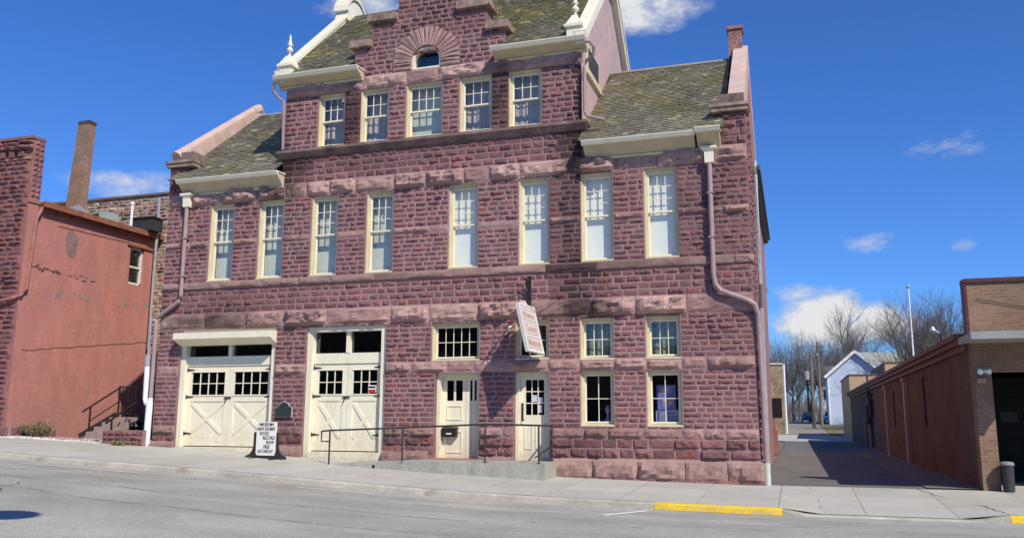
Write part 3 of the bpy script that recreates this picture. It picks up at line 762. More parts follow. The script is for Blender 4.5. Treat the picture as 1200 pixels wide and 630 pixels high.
g = MB(); g.quad((wa, y + .025, wz0), (wb, y + .025, wz0), (wb, y + .025, wz1), (wa, y + .025, wz1)); g.build('pane', GLASSDARK, sdoor)
pl = MB(); pl.box(a + .03, a + .09, y - .012, y, 1.48, 1.95); pl.tube([(a + .06, y - .01, 1.5), (a + .06, y - .07, 1.5), (a + .14, y - .075, 1.5)], .012, 6); pl.build('handle', BLACK, sdoor)
nt_ = MB()
for (p, q, r_, s_) in ((-5.78, -5.66, 1.98, 2.16), (-5.62, -5.52, 1.70, 1.90), (-5.60, -5.50, 1.95, 2.1)): nt_.box(p, q, y + .015, y + .02, r_, s_)
nt_.build('door_notice', M('pale_lilac_paper', (.62, .60, .75), var=.25, scale=12.), sdoor)

# ------------------------------------------------------------------ cornices and roofs
EAVEZ, RIDGEY, RIDGEZ = 8.78, 4.05, 12.45
def cornice(x0, x1, zt, zb, out=.46, kick=0.):
    """sloping soffit board coloured as if in shade, a paler lip coloured as if lit along the top and a bead at the wall"""
    m = MB(); m.prism([(0, zb + .03), (-.09, zb + .07), (-out + .06, zt - .115), (-out + .06, zt - .02), (0, zt - .02)], x0 + .03, x1 - .03)
    c = m.build('cornice', SOFFIT_SHADE, museum)
    m = MB(); m.prism([(.0, zt - .018), (-out + .055, zt - .018), (-out + .055, zt - .12), (-out, zt - .105), (-out - .02, zt - .07), (-out - .05, zt - .02), (-out - .05, zt), (0, zt + .03)], x0, x1); m.build('cornice_lip', CREAM, c)
    m = MB(); m.prism([(0, zb), (-.10, zb + .01), (-.13, zb + .055), (-.095, zb + .075), (0, zb + .05)], x0 + .02, x1 - .02); m.build('bead', CREAM_TRIM, c)
    return c
SOFFIT_SHADE = M('shaded_soffit_paint', (.56, .49, .32), rough=.6, var=.14, scale=2.5, fine=18., dirt=((.36, .31, .21), 3., .6))  # trim cream darkened so the soffit's shade is part of its colour
cornice(-17.12, -13.50, 8.80, 8.36)
cornice(-4.22, -1.25, 8.80, 8.36)
cornice(-1.245, -.62, 8.84, 8.36, .54)
cornice(CXL - .22, -10.95, 11.80, 11.48)
cornice(-6.82, CXR + .22, 11.80, 11.48)

def slates(name, x0, x1, A, B, exp_=.128, moss=.5, light=1., parent=museum, hole=None):
    """courses of slates from eave A=(y,z) to ridge B"""
    m = MB(); Ln = sqrt((B[0] - A[0]) ** 2 + (B[1] - A[1]) ** 2); n = int(Ln / exp_); e = Ln / n
    dy, dz = (B[0] - A[0]) / Ln, (B[1] - A[1]) / Ln; ny, nz_ = -dz, dy
    m.quad((x0, A[0] - ny * .02, A[1] - nz_ * .02), (x1, A[0] - ny * .02, A[1] - nz_ * .02), (x1, B[0] - ny * .02, B[1] - nz_ * .02), (x0, B[0] - ny * .02, B[1] - nz_ * .02), (.06, .06, .05))
    for j in range(n):
        x = x0 - (.11 if j % 2 else 0)
        while x < x1:
            w = U(.13, .23); a, b = max(x, x0), min(x + w, x1); x += w
            if b - a < .015: continue
            cx, s = (a + b) / 2, j / n
            g = U(.86, 1.10); c = mixc((.25, .228, .165), (.315, .29, .215), R())
            mo = smooth((nz(cx * .8, s * 3.5, 3.) + .5 * nz(cx * 3, s * 12, 1.) + (moss - .5) * 1.6 + .15 * R()) * 1.6)
            c = mixc(c, (.28, .25, .085) if R() < .7 else (.36, .31, .10), mo * .55)
            g *= 1 + .25 * nz(cx * .9 + 7, s * 5)
            if R() < .05: g *= 1.75
            c = mul(c, g * light); t = .016 + .008 * R(); r0 = j * e - U(0, .012); r1 = r0 + e * 1.02
            o0 = .012 + t; o1 = .004
            p = lambda r, o: (A[0] + dy * r + ny * o, A[1] + dz * r + nz_ * o)
            y0, z0 = p(r0, o0); y1, z1 = p(r1, o1); y2, z2 = p(r0, 0)
            m.add([(a + .003, y0, z0), (b - .003, y0, z0), (b - .003, y1, z1), (a + .003, y1, z1), (a + .003, y2, z2), (b - .003, y2, z2)], [(0, 1, 2, 3), (4, 5, 1, 0)], c)
    return m.build(name, SLATE, parent)
random.seed(31)
slates('slate_roof', -17.42, CXL - .0, (-.47, EAVEZ + .03), (RIDGEY, RIDGEZ), moss=.33)
slates('slate_roof', CXR + .0, -.54, (-.47, EAVEZ + .03), (RIDGEY, RIDGEZ), moss=.50, light=1.0)
sl_ = (15.75 - 11.78) / (3.9 + .42)
slates('slate_roof', CXL - .12, STEPS[0][0] - .0, (-.42, 11.78), (3.9, 15.75), moss=.66)
slates('slate_roof', STEPS[0][1] + .0, CXR + .12, (-.42, 11.78), (3.9, 15.75), moss=.72)
slates('slate_roof', STEPS[0][0], STEPS[0][1], (.56, 11.78 + sl_ * .98), (3.9, 15.75), moss=.66)
rb = MB()
rb.quad((-17.3, RIDGEY, RIDGEZ), (-.42, RIDGEY, RIDGEZ), (-.42, 8.6, 8.7), (-17.3, 8.6, 8.7)); rb.quad((CXL - .12, 3.9, 15.75), (CXR + .12, 3.9, 15.75), (CXR + .12, 8.2, 11.8), (CXL - .12, 8.2, 11.8))
rb.col = (.1, .1, .09); rb.c = [(.12, .12, .10)] * 2
rb.build('rear_roof', SLATE, museum)
for a, b in ((-17.42, CXL), (CXR, -.45)):
    rg = MB(); rg.prism([(RIDGEY - .10, RIDGEZ - .03), (RIDGEY, RIDGEZ + .07), (RIDGEY + .1, RIDGEZ - .03)], a, b); rg.build('ridge_cap', M('ridge_metal', (.25, .24, .2), var=.2), museum)
# gable ends of the centre block: pink shingle walls with cream rakes
for xx in (CXL + .0, CXR - .0):
    gs = MB(); gs.add([(xx, 0.005, 8.6), (xx, 7.9, 8.6), (xx, 7.9, 11.75), (xx, 3.9, 15.6), (xx, 0.005, 11.6)], [(0, 1, 2, 3, 4)]); gs.build('gable_side_wall', PINK_SIDING, museum)
def rake(x, s):
    m = MB()
    for (ya, za, yb, zb_) in ((-.35, 11.72, 3.9, 15.95), (8.15, 11.72, 3.9, 15.95)):
        # board section: wide face outward
        dy, dz = yb - ya, zb_ - za; ln = sqrt(dy * dy + dz * dz)
        oy, oz = -dz / ln * (.16 if dy > 0 else -.16), abs(dy) / ln * .16
        xa, xb = x - .07, x + .2 * 1
        if s < 0: xa, xb = x - .2, x + .07
        m.hexa([(xa, ya, za - .12), (xb, ya, za - .12), (xb, ya + oy * .3, za + .2), (xa, ya + oy * .3, za + .2), (xa, yb, zb_ - .32), (xb, yb, zb_ - .32), (xb, yb, zb_ + .05), (xa, yb, zb_ + .05)])
        m.hexa([(xa - .04, ya, za + .14), (xb + .04, ya, za + .14), (xb + .04, ya + oy * .3, za + .26), (xa - .04, ya + oy * .3, za + .26), (xa - .04, yb, zb_ + .0), (xb + .04, yb, zb_ + .0), (xb + .04, yb, zb_ + .12), (xa - .04, yb, zb_ + .12)])
    return m
for x, s in ((CXL, -1), (CXR, 1)):
    rk = rake(x, s).build('rake_board', WHITE_TRIM, museum)
    cx = x - s * .02 + (.16 if s < 0 else -.1) * .5
    pd = MB()
    cx = x + s * .06 - s * .28 + s * .1
    yc = -.16
    pd.box(cx - .2, cx + .2, yc - .2, yc + .28, 11.80, 12.12)
    pd.box(cx - .26, cx + .26, yc - .26, yc + .34, 12.12, 12.2)
    pd.hexa([(cx - .23, yc - .23, 12.2), (cx + .23, yc - .23, 12.2), (cx + .23, yc + .31, 12.2), (cx - .23, yc + .31, 12.2), (cx - .07, yc - .07, 12.52), (cx + .07, yc - .07, 12.52), (cx + .07, yc + .11, 12.52), (cx - .07, yc + .11, 12.52)])
    pd.build('finial_pedestal', WHITE_TRIM, museum)
    fi = MB(); fi.lathe([(.045, 12.5), (.055, 12.56), (.025, 12.62), (.08, 12.66), (.115, 12.72), (.08, 12.78), (.03, 12.82), (.08, 12.86), (.10, 12.90), (.04, 12.96), (.06, 13.0), (.03, 13.06), (.035, 13.14), (.010, 13.24)], cx, yc + .02, 10)
    fi.build('finial', WHITE_TRIM, museum, smooth_=True)
    # apex ornament: half-round hood with a finial
    ax = x + s * .07
    hd = MB(); pts = [(3.9 - .72, 15.35)] + [(3.9 - .62 * cos(pi * i / 12), 15.62 + .62 * sin(pi * i / 12)) for i in range(13)] + [(3.9 + .72, 15.35)]
    hd.prism(pts, ax - .22, ax + .22)
    pts2 = [(3.9 + .69 * cos(pi * i / 12), 15.64 + .69 * sin(pi * i / 12)) for i in range(13)]
    for (p, q) in zip(pts2, pts2[1:]): hd.bar((ax, p[0], p[1]), (ax, q[0], q[1]), .10, .56, up=(1, 0, 0))
    hd.build('apex_ornament', WHITE_TRIM, museum)
    fi = MB(); fi.lathe([(.2, 16.28), (.12, 16.4), (.06, 16.46), (.12, 16.54), (.17, 16.62), (.1, 16.7), (.05, 16.76), (.11, 16.82), (.05, 16.9), (.05, 17.0), (.012, 17.12)], ax, 3.9, 10)
    fi.build('finial', WHITE_TRIM, museum, smooth_=True)
# small side window in the right gable wall
sw = MB(); X0 = CXR
sw.box(X0 + .005, X0 + .09, .42, 2.3, 11.08, 11.24); sw.box(X0 + .005, X0 + .06, .55, 2.1, 11.24, 12.0)
swo = sw.build('window', CREAM_TRIM, museum)
sw = MB(); sw.box(X0 + .062, X0 + .066, .66, 2.0, 11.32, 11.92); sw.build('pane', M('grey_pane', (.05, .055, .06), rough=.6), swo)
# kneelers and gable copings
def coping(xa, xb, right):
    k = MB(); o = .07
    k.box(xa - o, xb + o, -.16, .5, 9.34, 9.46); k.box(xa - o - .03, xb + o + .03, -.2, .55, 9.46, 9.54)
    k.build('kneeler', CAPSTONE, museum)
    b = MB(); b.box(xa + .12 if right else xa + .05, xb - .02, -.02, .5, 9.54, 9.84)
    if right: pass
    b.build('kneeler_block', STAINED, museum)
    m = MB(); ya, za, yb, zb_ = .0, 9.68, RIDGEY, RIDGEZ + (.42 if right else .26)
    if not right: za = 9.56
    a, b2 = (xa + .36, xb) if right else (xa + .03, xa + .36)
    m.hexa([(a, ya, za - .7), (b2, ya, za - .7), (b2, ya, za + .16), (a, ya, za + .16), (a, yb, zb_ - .8), (b2, yb, zb_ - .8), (b2, yb, zb_), (a, yb, zb_)])
    m.hexa([(a, 8.2, za - .7), (b2, 8.2, za - .7), (b2, 8.2, za - .1), (a, 8.2, za - .1), (a, yb + .001, zb_ - .8), (b2, yb + .001, zb_ - .8), (b2, yb + .001, zb_), (a, yb + .001, zb_)])
    if not right: m.tube([((a + b2) / 2, ya - .06, za + .14), ((a + b2) / 2, yb, zb_ + .02)], (b2 - a) / 2 * 1.02, 12)
    m.build('gable_coping', COPING, museum)
    return a, b2
a, b = coping(-.78, 0., True)
ch = MB(); ch.box(-.56, -.16, 3.85, 4.35, 12.5, 13.36); ch.box(-.60, -.12, 3.80, 4.4, 13.36, 13.46)
ch.build('gable_chimney', M('purple_stone_stack', (.30, .165, .15), var=.45, scale=7., fine=16., bump=.8), museum)
coping(XL, -16.84, False)
ap_ = MB(); ap_.tube([(-17.5, 3.8, 12.55), (-17.5, 4.1, 12.74), (-17.5, 4.4, 12.5)], [.18, .22, .16], 10); ap_.build('apex_stone', COPING, museum)
# pier tops beside the wings
for pa, pb in ((XL, -17.1), (-.62, 0.)):
    pt = MB(); pt.box(pa, pb, -.028, .6, 8.5, 9.34, mul(MORTAR, .7))
    for za, zb_ in rows(8.5, 9.34, .19): course(pt, pa, pb, za, zb_, [], .2, .42, .038, PAL, base=-.03)
    pt.build('corner_pier', QUARTZ, museum)
# downspouts
def leader(x, z):
    m = MB(); prof = [(.11, z - .42), (.12, z - .12), (.20, z - .06), (.20, z)]
    for (r0, z0), (r1, z1) in zip(prof, prof[1:]):
        m.hexa([(x - r0, -.13 - r0 * .7, z0), (x + r0, -.13 - r0 * .7, z0), (x + r0, -.005, z0), (x - r0, -.005, z0), (x - r1, -.13 - r1 * .7, z1), (x + r1, -.13 - r1 * .7, z1), (x + r1, -.005, z1), (x - r1, -.005, z1)])
    return m
leader(-16.9, 8.42).build('leader_head', CREAM, museum); leader(-.94, 8.42).build('leader_head', CREAM, museum)
def dspout(pts, r, name='downspout', mat=MAUVE, parent=museum): 
    m = MB(); m.tube(pts, r, 10); return m.build(name, mat, parent, smooth_=False)
dspout([(-16.9, -.14, 8.05), (-16.9, -.14, 5.2), (-16.95, -.14, 5.05), (-17.55, -.14, 4.68), (-17.70, -.14, 4.58), (-17.74, -.14, 4.42), (-17.74, -.14, 2.1)], .062)
dspout([(-17.74, -.14, 2.12), (-17.74, -.14, .75), (-17.80, -.2, .66)], .07, 'downspout_foot', WHITEPIPE)
dspout([(-.94, -.14, 8.05), (-.94, -.14, 5.12), (-.90, -.14, 4.86), (-.78, -.14, 4.70), (-.12, -.14, 4.42), (.02, -.13, 4.32), (.09, -.09, 4.1), (.10, -.05, 3.6), (.14, -.05, .5)], .065)
dspout([(.14, -.05, .52), (.14, -.06, .0)], .075, 'downspout_foot', M('pale_green_pipe', (.52, .58, .50), var=.1))
brk = MB()
for z in (7.2, 6.05): brk.box(-1.03, -.85, -.21, -.0, z, z + .03)
for z in (7.0, 5.8): brk.box(-16.99, -16.81, -.21, -.0, z, z + .03)
brk.build('pipe_strap', MAUVE, museum)
dspout([(-4.1, -.42, 11.62), (-3.96, -.40, 11.60), (-3.86, -.34, 11.46), (-3.90, -.25, 11.27), (-4.12, -.14, 11.17), (-4.18, -.12, 11.0), (-4.18, -.12, 9.72), (-4.10, -.14, 9.58), (-3.64, -.15, 9.44)], .05)
dspout([(-13.68, -.42, 11.66), (-13.84, -.38, 11.62), (-13.90, -.3, 11.42), (-13.80, -.15, 11.22), (-13.66, -.05, 11.12), (-13.66, .02, 9.6)], .045)
# side gutter over the alley
gt = MB(); gt.box(.0, .16, 2.4, 12.6, 8.32, 8.52); gt.box(.14, .24, 2.4, 12.6, 8.44, 8.56); gt.build('side_gutter', GREENGUT, museum)
gt = MB(); gt.tube([(.1, 2.45, 8.7), (.1, 2.45, 5.2), (.08, 2.9, 4.6), (.08, 2.9, .2)], .06, 8); gt.build('downspout', GALV, museum)

# ------------------------------------------------------------------ lettering
def text_mesh(txt, size, bold=.0, font=None):
    cu = bpy.data.curves.new('txt', 'FONT'); cu.body = txt; cu.size = size; cu.align_x = 'CENTER'; cu.align_y = 'CENTER'; cu.offset = bold; cu.extrude = .003
    cu.resolution_u = 2
    o = bpy.data.objects.new('txt', cu); COL.objects.link(o); bpy.context.view_layer.update()
    me = bpy.data.meshes.new_from_object(o.evaluated_get(bpy.context.evaluated_depsgraph_get()))
    vs = [tuple(v.co) for v in me.vertices]; fs = [tuple(p.vertices) for p in me.polygons]
    bpy.data.objects.remove(o); bpy.data.curves.remove(cu); bpy.data.meshes.remove(me)
    return vs, fs

# hanging sign on an iron bracket: swings to the right in the wind
SP = dict(tn=Vector((-5.76, -1.22, 4.45)), bn=Vector((-5.48, -1.22, 3.21)), tw=Vector((-5.64, -.17, 4.43)), bw=Vector((-5.37, -.17, 3.21)))
sign = thing('hanging_sign', (-5.7, -.7, 4.5), 'white hanging board with red painted words on an iron bracket above the entrance door', 'sign')
ex = (SP['tw'] - SP['tn']); ez = (SP['tn'] - SP['bn']); Wd, Hd = ex.length, ez.length
ex.normalize(); ez.normalize(); en = ex.cross(ez).normalized()
def SG(u, v, w): return SP['bn'] + ex * u + ez * v + en * w
def sbox(mb, u0, u1, v0, v1, w0, w1):
    mb.hexa([SG(u0, v0, w0), SG(u1, v0, w0), SG(u1, v0, w1), SG(u0, v0, w1), SG(u0, v1, w0), SG(u1, v1, w0), SG(u1, v1, w1), SG(u0, v1, w1)])
m = MB(); sbox(m, 0, Wd, 0, Hd, -.03, .03); m.build('board', M('weathered_sign_board', (.62, .58, .54), var=.15, scale=6., dirt=((.45, .40, .36), 6., .58)), sign)
m = MB()
for s in (-1, 1):
    w0, w1 = (.03, .045) if s > 0 else (-.045, -.03)
    sbox(m, 0, Wd, 0, .05, w0, w1); sbox(m, 0, Wd, Hd - .05, Hd, w0, w1); sbox(m, 0, .05, .05, Hd - .05, w0, w1); sbox(m, Wd - .05, Wd, .05, Hd - .05, w0, w1)
m.build('moulding', M('worn_white_moulding', (.70, .68, .64), var=.15, scale=7.), sign)
m = MB(); sbox(m, .25, .62, Hd, Hd + .10, -.028, .028); m.build('crest', SIGNPINK, sign)
mp_ = MB(); ml = MB()
for word, vc in (('Pipestone', Hd * .78), ('County', Hd * .50), ('Museum', Hd * .20)):
    for s in (1, -1):
        if word != 'Pipestone' or True:
            t = .014; u0, u1, v0, v1 = .10, Wd - .10, vc - .15, vc + .15
            wa, wb = (.031, .036) if s > 0 else (-.036, -.031)
            sbox(ml, u0, u1, v0, v0 + t, wa, wb); sbox(ml, u0, u1, v1 - t, v1, wa, wb); sbox(ml, u0, u0 + t, v0 + t, v1 - t, wa, wb); sbox(ml, u1 - t, u1, v0 + t, v1 - t, wa, wb)
            sbox(mp_, u0 + t, u1 - t, v0 + t, v1 - t, .0305 if s > 0 else -.0325, .0325 if s > 0 else -.0305)
        vv, ff = text_mesh(word, .25 if word != 'Pipestone' else .19, .006)
        ml.add([SG(Wd / 2 + (x if s > 0 else -x) * 0.92, vc + y, s * (.036 + z)) for x, y, z in vv], ff)
mp_.build('word_panel', M('sign_panel', (.60, .53, .50), var=.15, scale=8.), sign); ml.build('lettering', SIGNRED, sign)
m = MB()
TIP = Vector((-5.72, -1.3, 4.72))
m.box(-5.83, -5.73, -.07, -.03, 4.5, 5.3)
m.tube([(-5.78, -.05, 4.70), tuple(TIP)], .022, 6)
m.tube([(-5.78, -.06, 5.26), (-5.78, -.16, 5.3), (-5.77, -.2, 5.18), (-5.77, -.13, 5.1), (-5.77, -.10, 5.0)], .018, 6)
m.tube([(-5.77, -.06, 5.05), (-5.76, -.3, 4.95), (-5.75, -.5, 4.82), (-5.75, -.62, 4.71)], .018, 6)
for k in range(10):
    t0, t1 = k / 10 * 2 * pi * 1.2, (k + 1) / 10 * 2 * pi * 1.2
    m.tube([(-5.77, -.22 + .09 * (1 - k / 14) * cos(t0), 4.86 + .09 * (1 - k / 14) * sin(t0)), (-5.77, -.22 + .09 * (1 - (k + 1) / 14) * cos(t1), 4.86 + .09 * (1 - (k + 1) / 14) * sin(t1))], .012, 5)
for u in (.12, .93):
    p = SG(u, Hd, 0); m.tube([tuple(p), (lerp(-5.78, TIP.x, (-p.y) / 1.3), p.y, 4.70)], .01, 5)
m.build('bracket', BLACK, sign)
for p in ((-4.93, -.03, 4.66), (-6.60, -.03, 4.70)):
    m = MB(); m.tube([p, (-5.74, -1.0, 4.71)], .011, 5); m.build('guy_rod', BLACK, sign)

# plaque, mailbox, little light fitting
m = MB(); pts = [(-13.36, 1.58), (-12.88, 1.58), (-12.88, 1.84), (-12.96, 1.87), (-13.02, 1.95), (-13.12, 1.99), (-13.22, 1.95), (-13.28, 1.87), (-13.36, 1.84)]
m.prism(pts, -.105, -.08, 'y')
pq = m.build('wall_plaque', SOLIDDARK, None, loc=(-13.12, -.1, 1.58)); tag(pq, 'dark arched metal plaque on the stone pier between the two garage doors', 'plaque')
m = MB(); cxp, czp = -13.12, 1.76
m.prism([(cxp + (x - cxp) * 1.12, czp + (z - czp) * 1.14) for x, z in pts], -.081, -.04, 'y'); m.build('plaque_border', M('pale_plaque_edge', (.45, .36, .34), var=.2), pq)
m = MB()
for i in range(6): m.box(-13.30 + .02 * (i % 2), -12.94 - .03 * (i % 3), -.108, -.1045, 1.80 - i * .033, 1.81 - i * .033)
m.build('raised_lettering', M('worn_bronze', (.06, .085, .075), rough=.5), pq)
m = MB(); m.box(-8.33, -7.92, .18, .325, 1.05, 1.25); m.prism([(.17, 1.25), (.17, 1.27), (.25, 1.32), (.325, 1.32), (.325, 1.25)], -8.34, -7.91)
mbx = m.build('mailbox', BLACK, None, loc=(-8.12, .32, 1.05)); tag(mbx, 'small black mailbox mounted on the cream double door', 'mailbox')
m = MB(); m.box(-8.29, -7.96, .17, .18, 1.07, 1.2); m.build('mailbox_door', BLACK, mbx); m = MB(); m.box(-8.2, -8.05, .164, .17, 1.12, 1.155); m.build('number_plate', SIGNWHITE, mbx)
lt = MB(); lt.tube([(-6.26, -.02, 3.88), (-6.26, -.2, 3.92), (-6.26, -.26, 3.86)], [.03, .06, .07], 8)
lo = lt.build('wall_lamp', WHITE_TRIM, None, loc=(-6.26, 0, 3.88)); tag(lo, 'small white spotlight beside the transom behind the hanging sign', 'lamp')

# posters in the lower right window and the ornament in the other
m = MB(); m.box(-2.51, -2.03, .40, .41, 1.79, 2.40); p1 = m.build('poster', M('violet_poster', (.17, .20, .55), var=.35, scale=5., fine=14.), None, loc=(-2.26, .3, 1.79)); tag(p1, 'blue and violet poster hanging in the lower right ground floor window', 'poster')
m = MB(); m.box(-2.45, -2.2, .394, .40, 2.18, 2.36); m.box(-2.35, -2.08, .3945, .40, 1.88, 2.05); m.build('poster_photo', M('poster_photo_print', (.50, .40, .48), var=.5, scale=9.), p1)
m = MB(); m.box(-2.54, -1.93, .385, .395, 1.44, 1.775); p2 = m.build('poster', M('pale_blue_poster', (.42, .46, .78), var=.25, scale=6., fine=18.), None, loc=(-2.24, .29, 1.44)); tag(p2, 'wide pale blue notice below the violet poster in the lower right window', 'poster')
m = MB()
for i in range(5): m.box(-2.48, -2.02 - .07 * (i % 2), .381, .385, 1.70 - i * .05, 1.715 - i * .05)
m.build('poster_print', LETTER, p2)
m = MB(); m.lathe([(.10, 1.42), (.11, 1.5), (.05, 1.56), (.035, 1.66), (.07, 1.72), (.075, 1.80), (.045, 1.88), (.01, 1.90)], -3.80, .50, 10); fg = m.build('figurine', M('violet_figurine', (.45, .38, .62), var=.4, scale=12.), None, loc=(-3.8, .42, 1.42), smooth_=True); tag(fg, 'small pale violet ornament standing inside the lower left ground floor window', 'ornament')
m = MB(); m.box(-4.4, -3.5, .41, .65, 1.37, 1.42); m.box(-2.7, -1.8, .41, .65, 1.37, 1.42); m.build('window_shelf', CREAM_TRIM, museum)

# ------------------------------------------------------------------ access ramp and rail
ramp_ = MB(); yf = -1.32; zl = .462
prof = [(-10.75, HS(-10.75, -.7) + .02), (-8.65, zl), (-5.02, zl)]
n0 = 0
xs_ = rng(-10.75, -8.65, .3) + rng(-8.65, -5.02, .6)[1:]
for a, b in zip(xs_, xs_[1:]):
    zt = lambda x: lerp(prof[0][1], zl, min(1, (x + 10.75) / 2.1))
    ramp_.quad((a, yf, zt(a)), (b, yf, zt(b)), (b, -.002, zt(b)), (a, -.002, zt(a)))
    ramp_.quad((a, yf, HS(a, yf) - .2), (b, yf, HS(b, yf) - .2), (b, yf, zt(b)), (a, yf, zt(a)))
ramp_.quad((-5.02, yf, -.2), (-5.02, -.002, -.2), (-5.02, -.002, zl), (-5.02, yf, zl))
rp = ramp_.build('access_ramp', RAMPCONC, None, loc=(-7.8, -.7, .1)); tag(rp, 'low concrete ramp and landing in front of the two entrance doors', 'ramp')
m = MB(); m.box(-9.62, -9.57, yf - .025, yf, .22, .36); m.build('drain_hole', DARK, rp)
hr = thing('handrail', (-8, -1.25, .4), 'dark metal pipe handrail along the concrete ramp in front of the doors', 'railing')
yr = -1.27
posts = [(-10.93, .30, 1.22), (-8.82, .42, 1.30), (-6.56, zl, 1.40), (-5.17, zl, 1.38)]
for x, a, b in posts:
    m = MB(); m.tube([(x, yr, a), (x, yr, b)], .024, 8); m.build('post', DARKRAIL, hr)
    m = MB(); m.box(x - .06, x + .06, yr - .05, yr + .05, a - .005, a + .015); m.build('base_plate', M('rusty_plate', (.16, .08, .05)), hr)
m = MB(); m.tube([(-5.15, -.1, zl), (-5.15, -.1, 1.36)], .024, 8); m.build('post', DARKRAIL, hr)
m = MB(); m.tube([(-11.18, yr, 1.195)] + [(p[0], yr, p[2]) for p in posts] + [(-5.15, -.1, 1.36)], .024, 8); m.tube([(-11.18, yr, 1.195), (-11.18, yr, .93), (-10.93, yr, .935)], .02, 8); m.build('top_rail', DARKRAIL, hr)
m = MB(); m.tube([(-5.6, -.12, .55), (-5.15, -.12, .86)], .018, 6); m.build('brace', DARKRAIL, hr)

# ------------------------------------------------------------------ sandwich board
sb = thing('sandwich_board', (-12.96, -1.15, .43), 'white letter board announcing the museum on a black curved stand by the garage door', 'sign')
zb0 = .43; yb = -1.12
m = MB(); m.box(-13.27, -12.66, yb - .025, yb + .025, .54, 1.43); bd = m.build('letter_panel', SIGNWHITE, sb)
m = MB()
for i, (t, dx) in enumerate((('+MUSEUM+', 0), ('NEW EXHIBIT', 0), ('ROCK!', -.05), ('RECORD', .09), ('SHOP', .13), ('FREE', .03), ('SATURDAY', 0))):
    vv, ff = text_mesh(t, .155, .0015); wmax = max(abs(v[0]) for v in vv); k = min(.62, .285 / wmax)
    m.add([(-12.965 + dx + x * k, yb - .028 - z, 1.36 - i * .12 + y * .82) for x, y, z in vv], ff)
m.build('lettering', LETTER, bd)
for s in (-1, 1):
    m = MB(); x = -12.965 + s * .335
    pts = [(x, 1.16), (x + s * .05, 1.12), (x + s * .05, .80), (x + s * .08, .66), (x + s * .17, .55), (x + s * .30, .50), (x + s * .30, .44), (x - s * .1, .44), (x - s * .04, .56), (x, .66)]
    m.prism([(p[0], p[1] + (.0 if s > 0 else .012)) for p in pts], yb - .03, yb + .03, 'y')
    m.build('stand_leg', M('black_plastic', (.03, .032, .03), rough=.5), sb)
m = MB(); m.box(-13.2, -12.73, yb - .03, yb + .03, .46, .53); m.box(-13.32, -13.24, yb - .3, yb + .3, .42, .47); m.box(-12.69, -12.61, yb - .3, yb + .3, .41, .46); m.build('stand_base', BLACK, sb)

# ------------------------------------------------------------------ left building, painted side wall
lb = thing('corner_building', (-26, 3, .9), 'old quartzite building with a red painted side wall and brick chimney left of the museum', 'building')
XW = -23.45
random.seed(41)
fw = MB()
for za, zb_ in rows(.95, 10.2, .165): course(fw, -30., XW - .25 + .22 * R(), za, zb_, [], .3, .7, .08, [mul(c, .95) for c in PAL], cell=.085, st=False)
fw.quad((-30, 0, .6), (XW - .001, 0, .6), (XW - .001, 0, 10.9), (-30, 0, 10.9), (.34, .15, .12))
for za, zb_ in rows(10.55, 10.9, .17): course(fw, -30., XW + .05, za, zb_, [], .4, .8, .12, PAL, base=-.06, st=False)
course(fw, -30, XW - .05, 10.2, 10.28, [], .8, 1.2, .05, [(.42, .27, .2)], base=-.04, st=False)
x = -30.
while x < XW - .2: fw.box(x, x + .2, -.12, 0, 10.3, 10.5, mul(random.choice(PAL), .9)); x += .4
fw.box(-30, XW + .06, -.14, .42, 10.9, 11.0, (.25, .13, .12))
fw.quad((XW + .02, -.05, 8.7), (XW + .02, .42, 8.7), (XW + .02, .42, 10.95), (XW + .02, -.05, 10.95), (.36, .17, .13))
fw.quad((-30, .42, 8.7), (XW + .02, .42, 8.7), (XW + .02, .42, 10.95), (-30, .42, 10.95), (.22, .1, .09))
for (za, zb_) in rows(8.9, 10.9, .19):
    for k in range(2):
        n0 = len(fw.v); stone(fw, k * .2, k * .2 + .19, za, zb_ - .01, .03, mul(random.choice(PAL), 1.2)); fw.xform(lambda x, y, z: (XW + .03 - y, x + .02, z), n0)
fw.build('front_wall', QUARTZ, lb)
# red side wall with a window hole
WH = (4.86, 5.62, 6.64, 8.12)
sw = MB(); backing(sw, 0.0, 6.2, .6, 8.66, [WH], .22, 0., (1, 1, 1))
sw.xform(lambda x, y, z: (XW - y, x, z))
sw.build('side_wall', STUCCO, lb)
# irregular bare patches where the paint has come off
def blob(mb, cy, cz, a, b, seed, k=18, o=.006):
    pts = []
    for i in range(k):
        t = 2 * pi * i / k; r = 1 + .5 * nz(cos(t) * 1.3 + seed, sin(t) * 1.3, seed)
        pts.append((XW + o, cy + a * r * cos(t), cz + b * r * sin(t)))
    mb.add(pts, [tuple(range(k))])
m = MB(); blob(m, 2.0, 8.0 - .35, .28, .48, 3); m.build('mortar_patch', M('grey_mortar', (.26, .17, .15), var=.3), lb)
random.seed(8); EXPO = M('dark_exposed_stone', (.13, .075, .07), var=.3)
def patch(name, mat, *a):
    m = MB(); blob(m, *a); m.build(name, mat, lb)
for i in range(13): patch('exposed_stone', EXPO, .35 + i * .1 + U(-.05, .05), 6.62 - i * .012 + U(-.1, .08), U(.05, .13), U(.018, .05), i * 1.7, 14, .006 + i * .0001)
for i in range(9): patch('exposed_stone', EXPO, 1.9 + i * .16 + U(-.05, .05), 6.5 + U(-.14, .1), U(.04, .13), U(.015, .04), i * 2.3 + 50, 14, .006 + i * .0001)
for i in range(6): patch('bare_patch', PATCH, U(1.5, 3.3), 5.85 + U(-.2, .15), U(.06, .16), U(.05, .14), i * 3.1 + 9, 18, .007 + i * .0001)
for i in range(5): patch('bare_patch', PATCH, U(4.6, 6.0), 5.75 + U(-.3, .3), U(.06, .14), U(.05, .14), i * 2.9 + 90, 18, .007 + i * .0001)
